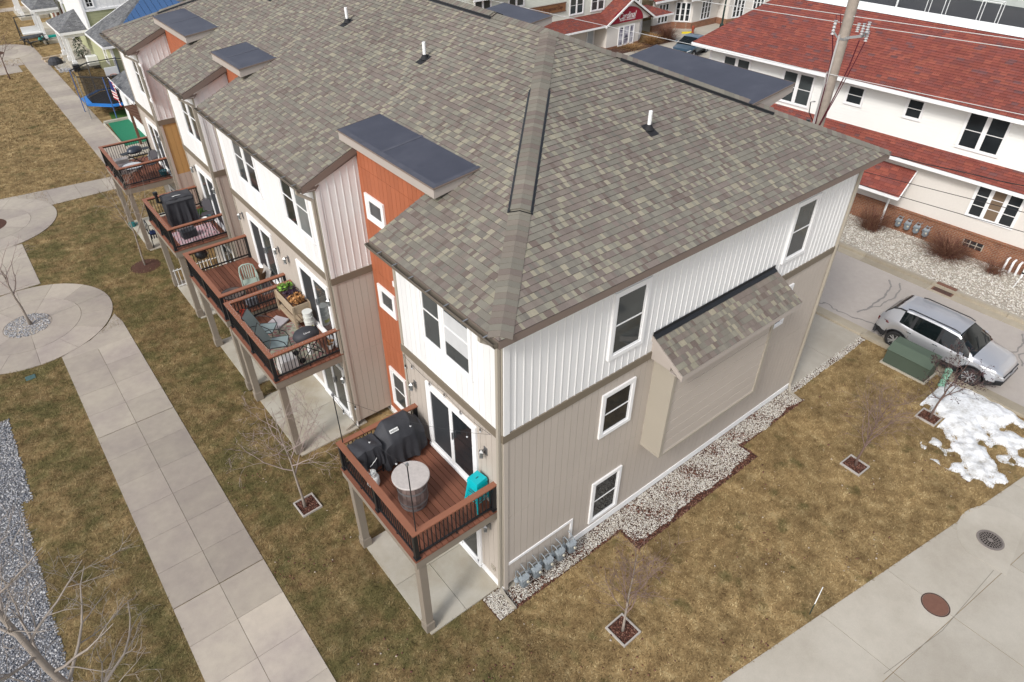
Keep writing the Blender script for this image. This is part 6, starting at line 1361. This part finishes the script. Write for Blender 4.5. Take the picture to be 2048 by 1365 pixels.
# ---------------------------------------------------------------- shops behind the row house
def shops():
    t=thing('shop_building','pale sided shop with a red porch roof, gabled entry and wooden sign board','building',(0,0,0)); NY=(0,-1,0)
    m=MB(); laps(m,frameM((24,36.4,0),X,NY),20.3,2.55,6.3,.115); m.box((24,36.42,0),(44.3,46,6.3)); m.build('siding',SIDC,t,label='pale green upper wall of lap siding')
    m=MB(); m.box((24,36.1,0),(38.2,36.38,2.5)); m.build('wall',STUC,t,label='cream wall under the porch roof')
    r=MB(); sl=math.hypot(1.85,.55); shingles(r,(24,34.55,2.1),(1,0,0),Vector((0,1.85,.55)),[(0,0),(14.6,0),(16.3,sl),(0,sl)],h=.165); shingles(r,(43.6,34.55,2.0),(1,0,0),Vector((0,1.85,.55)),[(0,0),(3.0,0),(1.4,sl),(-1.6,sl)],h=.165,uo=9.)
    r.build('porch_roof',SHINR,t); m=MB(); m.box((24,34.48,1.96),(38.2,34.55,2.09)); m.box((43.9,34.48,1.86),(46.6,34.55,2.0)); m.build('fascia',TRIMW,t)
    # gabled entry, front wall at y=34.6
    m=MB(); m.ext([(38.3,34.62,-.05),(42.4,34.62,-.05),(44.1,35.9,-.05),(44.1,38,-.05),(38.3,38,-.05)],(0,0,.3)); m.build('brick_base',BRICK,t)
    m=MB(); m.ext([(38.35,34.65,.25),(42.35,34.65,.25),(44.05,35.9,.25),(44.05,38,.25),(38.35,38,.25)],(0,0,1.75)); m.ext([(38.2,34.75,2.0),(43.9,34.75,2.0),(41.1,34.75,3.62)],(0,3,0)); m.build('entry_wall',STUC,t)
    r=MB(); sl=math.hypot(2.95,1.75)
    for s,x in ((1,38.1),(-1,44.05)): shingles(r,(x,34.5,1.98),(0,1,0),Vector((s*2.97,0,1.75)),[(0,0),(3.2,0),(3.2,sl),(0,sl)],h=.165,uo=3.*s)
    r.build('entry_roof',SHINR,t)
    m=MB(); m.ext([(38.0,34.42,1.86),(41.07,34.42,3.66),(41.07,34.42,3.82),(38.0,34.42,2.02)],(0,.08,0)); m.ext([(44.15,34.42,1.86),(41.07,34.42,3.66),(41.07,34.42,3.82),(44.15,34.42,2.02)],(0,.08,0)); m.build('rake_board',TRIMW,t)
    # curved sign
    RS=mat('sign_red',(.27,.012,.03),.5); m=MB(); pts=[]
    for k in range(19): a=PI*k/18; pts.append((40.75+1.95*math.cos(a),34.70,2.02+1.18*math.sin(a)))
    m.ext(pts,(0,-.04,0)); s=m.build('sign_panel',RS,t)
    Mx=Matrix.Translation((40.65,34.652,2.52))@Matrix.Rotation(R(90),4,'X'); text('lettering','Cardinal',.72,PLUMB,Mx,s,.008,.3,.85)
    Mx=Matrix.Translation((40.75,34.652,2.2))@Matrix.Rotation(R(90),4,'X'); text('lettering','PROPERTY MANAGEMENT',.16,PLUMB,Mx,s,.006)
    m=MB(); m.box((38.4,34.60,1.86),(42.4,34.66,2.0)); m.build('sill_band',TRIMT,t)
    POSTER=rugmat('photo_poster',[(.3,(.02,.022,.035)),(.5,(.16,.15,.20)),(.62,(.40,.40,.46)),(.8,(.55,.54,.58))],1.6)
    window(t,(39.75,34.65,.15),X,NY,1.95,1.6,secs=((0,.28),(.33,.68),(.73,1)),bars=(.33,.66),trim=.06,gm=POSTER)
    U=Vector((1.7,1.25,0)).normalized(); window(t,(42.55,34.78,.3),tuple(U),(U.y,-U.x,0),1.75,1.6,secs=((0,.3),(.35,.65),(.7,1)),bars=(.33,.66),trim=.06)
    window(t,(37.35,36.08,.15),X,NY,.95,1.4,bars=(),trim=.1,gm=mat('pale_door',(.45,.5,.55),.4))
    for x,w in ((35.5,1.6),(37.95,1.6),(44.4-1.7,1.3)): window(t,(x,36.375,2.85),X,NY,w,1.5,secs=((0,.47),(.53,1)),bars=(.5,),trim=.08,gm=GLASSG)
    for x in (25.9,29.1): window(t,(x,36.375,4.2),X,NY,1.6,1.3,secs=((0,.47),(.53,1)),bars=(),trim=.08,gm=GLASSG)
    r=MB(); shingles(r,(25.5,35.9,5.3),(1,0,0),Vector((0,1.,.6)),[(0,0),(4.6,0),(3,1.16),(0,1.16)],h=.165); r.build('window_roof',SHINR,t); m=MB(); m.box((25.5,35.84,5.18),(30.1,35.9,5.3)); m.build('fascia',TRIMW,t)
    # wooden sign board
    m=MB(); m.box((31.2,36.30,3.34),(35.03,36.38,3.98)); s=m.build('sign_panel',mat('sign_wood',(.21,.10,.045),.7,.35,2.,var2=.2),t); m=MB(); m.box((31.15,36.28,3.93),(35.08,36.30,4.0)); m.box((31.15,36.28,3.31),(35.08,36.30,3.36)); m.build('sign_border',WOODD,s)
    Mx=Matrix.Translation((33.15,36.296,3.66))@Matrix.Rotation(R(90),4,'X'); text('lettering','718-C Merganser Day',.40,mat('sign_letter',(.08,.03,.02),.6),Mx,s,.006,0,.86)
    # right hand shop wing
    t=thing('shop_building','cream shop wing with tall white framed windows, right of the gabled entry','building',(0,0,0))
    F=[(46.3,36.6),(49.0,36.6),(50.2,35.2),(54.,35.2),(54.,34.0),(66.,31.5)]
    m=MB(); n=MB(); w=MB()
    for a,b in zip(F,F[1:]):
        d=Vector((b[0]-a[0],b[1]-a[1],0)); q=d.normalized(); nn=Vector((q.y,-q.x,0)); ln=d.length
        m.M=frameM((*a,0),tuple(q),tuple(nn)); m.box((0,-.2,0),(ln,.06,.55)); n.M=m.M; n.box((0,-.2,.55),(ln,.0,2.7)); 
        if ln>1.5:
            k=max(1,int(ln/2.3))
            for i in range(k): window(t,(a[0]+q.x*(ln*(i+.5)/k-.7),a[1]+q.y*(ln*(i+.5)/k-.7),.6),tuple(q),tuple(nn),1.4,1.7,secs=((0,.3),(.35,.65),(.7,1)),bars=(.33,.66),trim=.05)
    m.M=None; n.M=None; m.build('brick_base',BRICK,t); n.build('wall',STUC,t)
    r=MB(); sl=math.hypot(3.,.9); shingles(r,(45.6,35.9,2.75),(1,0,0),Vector((0,3,.9)),[(0,0),(3.6,0),(3.6,sl),(0,sl)],h=.165); shingles(r,(49.,34.6,2.75),(1,0,0),Vector((0,3,.9)),[(0,0),(5.2,0),(5.2,sl),(0,sl)],h=.165,uo=5.); r.build('roof',SHINR,t)
    m=MB(); m.box((45.6,35.8,2.6),(49.2,35.9,2.75)); m.box((49.,34.5,2.6),(54.2,34.6,2.75)); m.box((46,36.7,2.7),(60,46,3.0)); m.build('fascia',TRIMW,t)
    shrub('bush','dark red leafless bush between the two shop windows',(45.2,34.0,0),1.2,1.7,1600,SHRUB,31,zmin=.2,w=.012); shrub('ornamental_grass','orange dry ornamental grass under the shop side window',(43.3,33.9,0),1.0,1.1,1000,GRASSO,32,zmin=.2,w=.012)
    shrub('ornamental_grass','low dry plants below the photo window of the shop',(40.8,34.0,0),1.5,.5,800,GRASSO,33,zmin=.1,w=.012)
    m=MB(); m.box((38,33.2,-.02),(46,34.6,.05)); struct(m.build('bed_soil',SOIL),'planting bed along the shop front')
    t=thing('hydrant','small rust red fire hydrant on the pavement by the shop wing','hydrant',(48.9,33.9,0.01)); m=MB(); m.lathe([(.16,0),(.16,.06),(.1,.08),(.1,.5),(.13,.52),(.13,.58),(.08,.68),(.0001,.72)],n=14); m.tube([(-.18,0,.42),(.18,0,.42)],.06,8); m.build('body',mat('hydrant_rust',(.28,.06,.03),.6),t,smooth=40)
    t=thing('pavement_ramp','yellow plastic wedge lying on the pavement beside the hydrant','ramp',(48.6,34.3,.01),R(-30)); m=MB(); m.ext([(-.5,-.12,0),(.5,-.12,0),(.5,.0,.14),(-.5,.0,.14)],(0,.1,0)); m.build('wedge',mat('yellow_plastic',(.6,.48,.02),.5),t)
    t=thing('lamp_post','dark green lamp post in front of the shop wing','lamp post',(52.2,33.2,0)); m=MB(); m.lathe([(.2,0),(.18,.5),(.09,.6),(.07,3.6),(.12,3.7)],n=12); m.build('post',mat('dark_green_metal',(.015,.035,.03),.5),t); m=MB(); m.lathe([(.12,3.7),(.22,4.2),(.05,4.4),(.0001,4.45)],n=10); m.build('lantern',LAMPW,t)
shops()
# ---------------------------------------------------------------- craftsman houses, far left
def hip(mb,x0,x1,y0,y1,z0,z1,rx0,rx1,ry0,ry1,h=.165):
    c=[Vector(q) for q in ((x0,y0,z0),(x1,y0,z0),(x1,y1,z0),(x0,y1,z0))]; r=[Vector(q) for q in ((rx0,ry0,z1),(rx1,ry0,z1),(rx1,ry1,z1),(rx0,ry1,z1))]
    for k in range(4):
        a,b,d,e=c[k],c[(k+1)%4],r[(k+1)%4],r[k]; U=(b-a).normalized(); ce=(d+e)/2-a; V2=(ce-U*ce.dot(U)); vl=V2.length; V2.normalize()
        P=[(0,0),((b-a).length,0),((d-a).dot(U),vl)]
        if (e-d).length>.02: P.append(((e-a).dot(U),vl))
        shingles(mb,a,U,V2,P,h=h,uo=7.*k)
def houses():
    NX,NY=(-1,0,0),(0,-1,0)
    def porch(t,x0,x1,y0,y1,base):
        r=MB(); hip(r,x0,x1,y0,y1,2.8,3.75,x1-.1,x1-.05,(y0+y1)/2+.4,(y0+y1)/2+.5); r.build('porch_roof',SHING,t)
        m=MB(); m.box((x0,y0,2.6),(x1,y0+.05,2.79)); m.box((x0,y0+.05,2.6),(x0+.05,y1,2.79)); m.box((x0,y1-.05,2.6),(x1,y1,2.79)); m.box((x0+.3,y0+.25,2.35),(x1,y0+.45,2.62)); m.box((x0+.3,y0+.45,2.35),(x0+.5,y1-.3,2.62)); m.build('porch_beam',TRIMW,t)
        for y in (y0+.55,y0+2.3,y1-.5):
            p=MB(); q=[(x0+.4-.09,y-.09),(x0+.4+.09,y-.09),(x0+.4+.09,y+.09),(x0+.4-.09,y+.09)]; p.prism(q,base,2.4); p.box((x0+.25,y-.15,base),(x0+.55,y+.15,base+.35)); p.build('porch_post',TRIMW,t)
        m=MB(); m.box((x0+.1,y0+.2,0),(x1+.4,y1,base)); m.build('porch_floor',CONCP,t)
    t=thing('house','sage green house with blue roof panels, just beyond the row house','house',(0,0,0))
    m=MB(); laps(m,frameM((3.5,49.4,0),X,NY),9,.2,2.85,.18); laps(m,frameM((3.5,58,0),Y,NX),-8.6,.2,2.85,.18); m.box((3.52,49.42,0),(12.,58,2.85)); laps(m,frameM((3.5,55.,0),X,NY),9,2.8,4.2,.18); m.box((4.,58,0),(12,64.5,2.9)); m.build('siding',SIDG,t,label='sage green lap siding')
    m=MB(); battens(m,(3.5,55.,0),X,NY,4.3,8.,9,pitch=.45); battens(m,(3.5,55.,0),Y,NX,2.8,8.,8,pitch=.45); m.build('siding',W_SIDE,t,label='white board upper wall')
    m=MB(); m.box((3.46,49.36,.1),(3.62,49.52,2.85)); m.build('corner_board',TRIMW,t); m=MB(); m.box((3.45,54.9,2.8),(3.62,55.0,8.)); m.build('corner_board',TRIMW,t); m=MB(); m.box((3.62,54.92,4.18),(12.5,55.0,4.32)); m.build('trim_board',TRIMW,t)
    window(t,(3.75,54.98,4.40),X,NY,.62,.72,bars=(.5,),vbars=(.5,),trim=.07)
    window(t,(3.5,51.2,1.2),Y,NX,1.1,1.2,trim=.1)
    r=MB(); hip(r,3.0,13.1,48.95,54.1,3.0,5.45,8.0,8.1,53.9,54.0,h=.165); r.build('roof',SHING,t); m=MB(); m.box((2.96,48.9,2.84),(13.1,48.95,2.99)); m.box((2.96,48.95,2.84),(3.0,54.1,2.99)); m.ext([(3.0,54.1,2.86),(8.05,54.1,5.3),(8.05,54.1,5.47),(3.0,54.1,3.03)],(0,.08,0)); m.build('fascia',TRIMW,t)
    BP=mat('blue_panel',(.045,.105,.23),.4,.1,1.,spec=.4); m=MB(); x=5.1
    while x<11.4:
        e=x+.42; yt=lambda q:min(53.6,48.95+min(q-3.0,13.1-q)-.35); P=lambda q,y:(q,y,3.05+.49*(y-48.95)+.03); yb=50.7
        if yt(x)>yb+.05 or yt(e)>yb+.05: m.ext([P(x,yb),P(e,yb),P(e,max(yb,yt(e))),P(x,max(yb,yt(x)))],(0,0,.025))
        x+=.45
    m.build('blue_panel',BP,t)
    porch(t,1.55,3.6,56.,61.,.28)
    t=thing('house','pale house with red brown doors and a grey porch roof, second beyond the row house','house',(0,0,0))
    m=MB(); m.box((3.8,66.,0),(12,76,3.)); m.build('siding',SIDG,t); m=MB(); m.box((3.75,65.9,3.),(12,76,7.)); m.build('siding',W_SIDE,t,label='white upper wall'); m=MB(); 
    for y in (66.6,69.8,72.5): m.box((3.7,y,.2),(3.8,y+1.0,2.4))
    m.build('door',SIDR,t); m=MB()
    for y in (66.,68.2,71.4,74.): m.box((3.66,y,.1),(3.8,y+.22,3.))
    m.build('corner_board',TRIMW,t); window(t,(3.75,67,4.),Y,NX,1.1,1.4,trim=.1)
    porch(t,1.35,3.4,66.,70.7,.28)
    t=thing('house','far house whose pale porch posts stand at the top left corner','house',(0,0,0)); m=MB(); m.box((3.6,78,0),(12,90,6)); m.build('siding',STUC,t); porch(t,1.3,3.4,77.,81.5,.28)
    # shed like rear porch and pergola at the end of the row house
    t=thing('garden_shed','small grey roofed shed between the row house end and the trampoline','shed',(0,0,0)); r=MB(); shingles(r,(1.75,37.2,2.5),(0,1,0),Vector((2.2,0,1.0)),[(0,0),(5.3,0),(5.3,2.4),(0,2.4)]); r.build('roof',SHING,t); m=MB(); m.box((2.0,37.4,0),(4.2,42.3,2.55)); m.build('wall',W_SIDE,t); m=MB(); m.box((1.70,37.2,2.36),(1.75,42.5,2.5)); m.build('fascia',TRIMW,t); window(t,(2.0,38.5,1.0),Y,NX,1.,1.,trim=.08)
    t=thing('pergola','low brown slatted pergola at the end of the row house','pergola',(0,0,0)); m=MB()
    for k in range(14): m.box((1.2,33.6+.28*k,2.25),(2.6,33.68+.28*k,2.37))
    m.build('slat',WOODD,t); m=MB(); m.box((1.35,33.4,2.1),(1.45,37.6,2.25)); m.box((2.4,33.4,2.1),(2.5,37.6,2.25)); m.build('beam',WOODD,t)
    for y in (33.8,37.2): m=MB(); m.box((1.33,y,0),(1.47,y+.12,2.1)); m.build('post',WOODD,t)
    # trampoline
    t=thing('trampoline','blue edged trampoline with a black safety net, beyond the row house','trampoline',(2.28,44.7,0)); oc=[(2.3*math.cos(PI/8+k*PI/4),2.3*math.sin(PI/8+k*PI/4)) for k in range(8)]; ic=[(x*.84,y*.84) for x,y in oc]
    m=MB(); 
    for k in range(8): a,b,c,d=oc[k],oc[(k+1)%8],ic[(k+1)%8],ic[k]; m.ext([(*a,.86),(*b,.86),(*c,.9),(*d,.9)],(0,0,.05))
    m.build('edge_pad',mat('bright_blue_pad',(.02,.16,.48),.45),t); m=MB(); m.prism(ic,.84,.86); m.build('mat',RUBB,t)
    BPOLE=mat('blue_pole',(.06,.12,.30),.4)
    for k in range(8): m=MB(); m.tube([(oc[k][0]*1.02,oc[k][1]*1.02,.0),(oc[k][0]*1.02,oc[k][1]*1.02,2.75)],.03,6); m.build('pole',BPOLE if k%2 else STEEL,t)
    m=MB(); m.tube([(*q,2.7) for q in oc+oc[:1]],.035,6); m.build('top_rail',RUBB,t)
    n=N('safety_net'); tr=n.add('ShaderNodeBsdfTransparent'); mx=n.add('ShaderNodeMixShader',i_0=.6); n.b.inputs['Base Color'].default_value=(.01,.01,.012,1); n.ln(tr.outputs[0],mx.inputs[1]); n.ln(n.b.outputs[0],mx.inputs[2]); n.ln(mx.outputs[0],n.n['Material Output'].inputs[0])
    m=MB()
    for k in range(8): a,b=ic[k],ic[(k+1)%8]; m.poly([(*a,.9),(*b,.9),(*b,2.7),(*a,2.7)])
    m.build('net',n.m,t)
    t=thing('basketball_backboard','white basketball backboard above the trampoline','backboard',(2.5,45.6,0)); m=MB(); m.box((-.4,-.03,1.95),(.4,.03,2.5)); m.build('board',PLUMB,t); m=MB(); m.tube([(0,.2,0),(0,.15,2.4)],.05,8); m.build('pole',BLACK,t); m=MB(); m.tube([(.22*math.cos(a),-.25+.22*math.sin(a),2.05) for a in [PI*k/6 for k in range(13)]],.012,5); m.build('hoop',mat('hoop_orange',(.5,.12,.02),.5),t)
    # flag on a staff
    t=thing('flag','red, white and blue striped flag hanging from a slanted staff by the shed','flag',(1.75,38.9,2.4)); A,B=Vector((0,0,0)),Vector((-.35,1.9,.75)); m=MB(); m.tube([A,B],.018,6); m.build('staff',PLUMB,t)
    fr=mat('flag_red',(.42,.03,.045),.8); fw=mat('flag_white',(.7,.7,.68),.8); fb=mat('flag_blue',(.02,.03,.13),.8); m=MB(); nu,nv=14,13; P=lambda u,v:B.lerp(A,.02+.36*u)+Vector((-.12*math.sin(u*7+v*2)*.5,.05*math.sin(u*9),-(1.25)*v-.12*u))
    for i in range(nu):
        for j in range(nv): m.m=2 if (i<6 and j<7) else (0 if j%2==0 else 1); m.poly([P(i/nu,j/nv),P((i+1)/nu,j/nv),P((i+1)/nu,(j+1)/nv),P(i/nu,(j+1)/nv)])
    m.build('cloth',[fr,fw,fb],t)
    # things in the far yards
    t=thing('picnic_table','black picnic table beside the second porch','picnic table',(.85,66.6,0),R(15)); m=MB()
    for k in range(5): m.box((-.9,-.38+.155*k,.72),(.9,-.24+.155*k,.75))
    m.build('table_top',BLACK,t)
    for s in (-1,1): m=MB(); m.box((-.9,s*.75-.14,.42),(.9,s*.75+.14,.45)); m.build('bench',BLACK,t); m=MB(); m.bar((s*.65,-.7,0),(s*.65,-.25,.72),.08,.05); m.bar((s*.65,.7,0),(s*.65,.25,.72),.08,.05); m.bar((s*.65,-.85,.4),(s*.65,.85,.4),.05,.1); m.build('leg',BLACK,t)
    t=thing('swing_frame','black A frame garden swing with white cushions','swing',(1.05,68.9,0)); m=MB()
    for x in (-.9,.9): m.tube([(x,-.8,0),(x,0,1.9),(x,.8,0)],.035,6)
    m.tube([(-.9,0,1.9),(.9,0,1.9)],.035,6); m.build('frame',BLACK,t); m=MB(); m.box((-.7,-.3,.45),(.7,.25,.55)); m.box((-.7,.2,.5),(.7,.3,1.0)); m.build('cushion',PLUMB,t)
    t=thing('slide','teal plastic slide lying by the first porch','slide',(2.05,67.4,.25),R(10)); m=MB(); m.lathe([(.0001,-.9),(.22,-.8),(.3,-.3),(.28,.5),(.1,.95),(.0001,1.)],n=12,axis='x'); o=m.build('shell',mat('teal_slide',(.01,.32,.27),.4),t,smooth=True); o.scale=(1,1,.7)
    t=thing('covered_fire_pit','dark covered fire pit at the path corner','fire pit',(.95,59.2,0)); m=MB(); m.lathe([(.55,0),(.5,.3),(.3,.5),(.0001,.55)],n=12); m.build('cover',COVER,t)
    t=thing('christmas_tree','dark green Christmas tree with small lights on the first porch','Christmas tree',(2.9,58.6,.28)); m=MB(); m.tube([(0,0,0),(0,0,.4)],.05,6); m.build('trunk',BARKD,t); r=random.Random(6); m=MB()
    for k in range(700):
        h=r.uniform(.2,2.3); rad=.62*(1-h/2.4)*r.uniform(.5,1.05); a=r.uniform(0,2*PI); p=Vector((rad*math.cos(a),rad*math.sin(a),h)); d=Vector((math.cos(a),math.sin(a),-.35))*.16; s=Vector((-math.sin(a),math.cos(a),0))*.045; m.t=r.uniform(-1,1); m.poly([p-s,p+s,p+d])
    m.build('crown',mat('fir_green',(.022,.045,.022),.8,.3,9.,tone=.6),t)
    slab('white_chest','white storage chest on the first porch','chest',(3.1,55.9,.28),(.75,.6,.7),PLUMB,0,.03)
    for k,(x,y,lb) in enumerate(((1.2,60.3,'wide wooden step nearest the porch posts'),(1.15,61.2,'wooden border board beyond the steps'))):
        slab('timber_border',lb,'border',(x,y,.0),(1.7,.25,.16),WOOD,R(8),.01,'timber borders by the first porch')
    slab('planter_box','black square planter beside the first porch post','planter',(1.85,56.0,0),(.45,.45,.5),BLACK,0,.02)
    t=thing('house','dark fence like building edge at the far left','house',(0,0,0)) if False else None
    m=MB(); m.box((-14,88,0),(-.5,92,1.2)); tag(m.build('hedge',SHRUB),'dark low hedge beyond the far road at the top left','hedge')
    h=bpy.data.objects['hedge']; bpy.data.objects.remove(h)
    shrub('hedge','dark low bush beyond the far road at the top left',(-1.2,87.5,0),3.,1.6,1500,SHRUB,41,zmin=.2,w=.02)
houses()
# ---------------------------------------------------------------- light and camera
sc=bpy.context.scene
w=bpy.data.worlds.new('World'); sc.world=w; w.use_nodes=True; nt=w.node_tree; bg=nt.nodes['Background']
sky=nt.nodes.new('ShaderNodeTexSky'); sky.sky_type='NISHITA'; sky.sun_disc=False
EL=R(41); DIR=Vector((1,.33,0)).normalized(); sund=Vector((-DIR.x*math.cos(EL),-DIR.y*math.cos(EL),math.sin(EL)))
sky.sun_elevation=EL; sky.sun_rotation=math.atan2(sund.x,sund.y); sky.air_density=1.; sky.dust_density=2.5; sky.ozone_density=1.
hs=nt.nodes.new('ShaderNodeHueSaturation'); hs.inputs['Saturation'].default_value=.45
nt.links.new(sky.outputs[0],hs.inputs['Color']); nt.links.new(hs.outputs[0],bg.inputs[0]); bg.inputs[1].default_value=.15
s=bpy.data.lights.new('sun','SUN'); s.energy=1.6; s.angle=R(12); s.color=(1.,.97,.925); so=bpy.data.objects.new('sun',s); C.objects.link(so)
so.rotation_euler=sund.to_track_quat('Z','Y').to_euler(); so.location=(-20,-10,30)
cam=bpy.data.cameras.new('camera'); co=bpy.data.objects.new('camera',cam); C.objects.link(co); sc.camera=co
CAMP=(-6.05229173,-7.75762163,15.79132015); F_,YAW,PIT,ROL=1354.8,R(51.04),R(37.72),R(.26)
d=Vector((math.cos(YAW)*math.cos(PIT),math.sin(YAW)*math.cos(PIT),-math.sin(PIT))); r=d.cross(Vector((0,0,1))).normalized(); u=r.cross(d)
rx=r*math.cos(ROL)+u*math.sin(ROL); ux=-r*math.sin(ROL)+u*math.cos(ROL)
co.matrix_world=Matrix(((rx.x,ux.x,-d.x,CAMP[0]),(rx.y,ux.y,-d.y,CAMP[1]),(rx.z,ux.z,-d.z,CAMP[2]),(0,0,0,1)))
cam.sensor_width=36; cam.lens=F_/2048*36; cam.clip_start=.1; cam.clip_end=600
sc.view_settings.view_transform='Standard'; sc.view_settings.look='None'; sc.view_settings.gamma=1; sc.view_settings.exposure=.42
sc.render.engine='CYCLES'; sc.cycles.use_denoising=True; sc.cycles.max_bounces=6; sc.cycles.transparent_max_bounces=12
sc.render.resolution_x=1024; sc.render.resolution_y=682
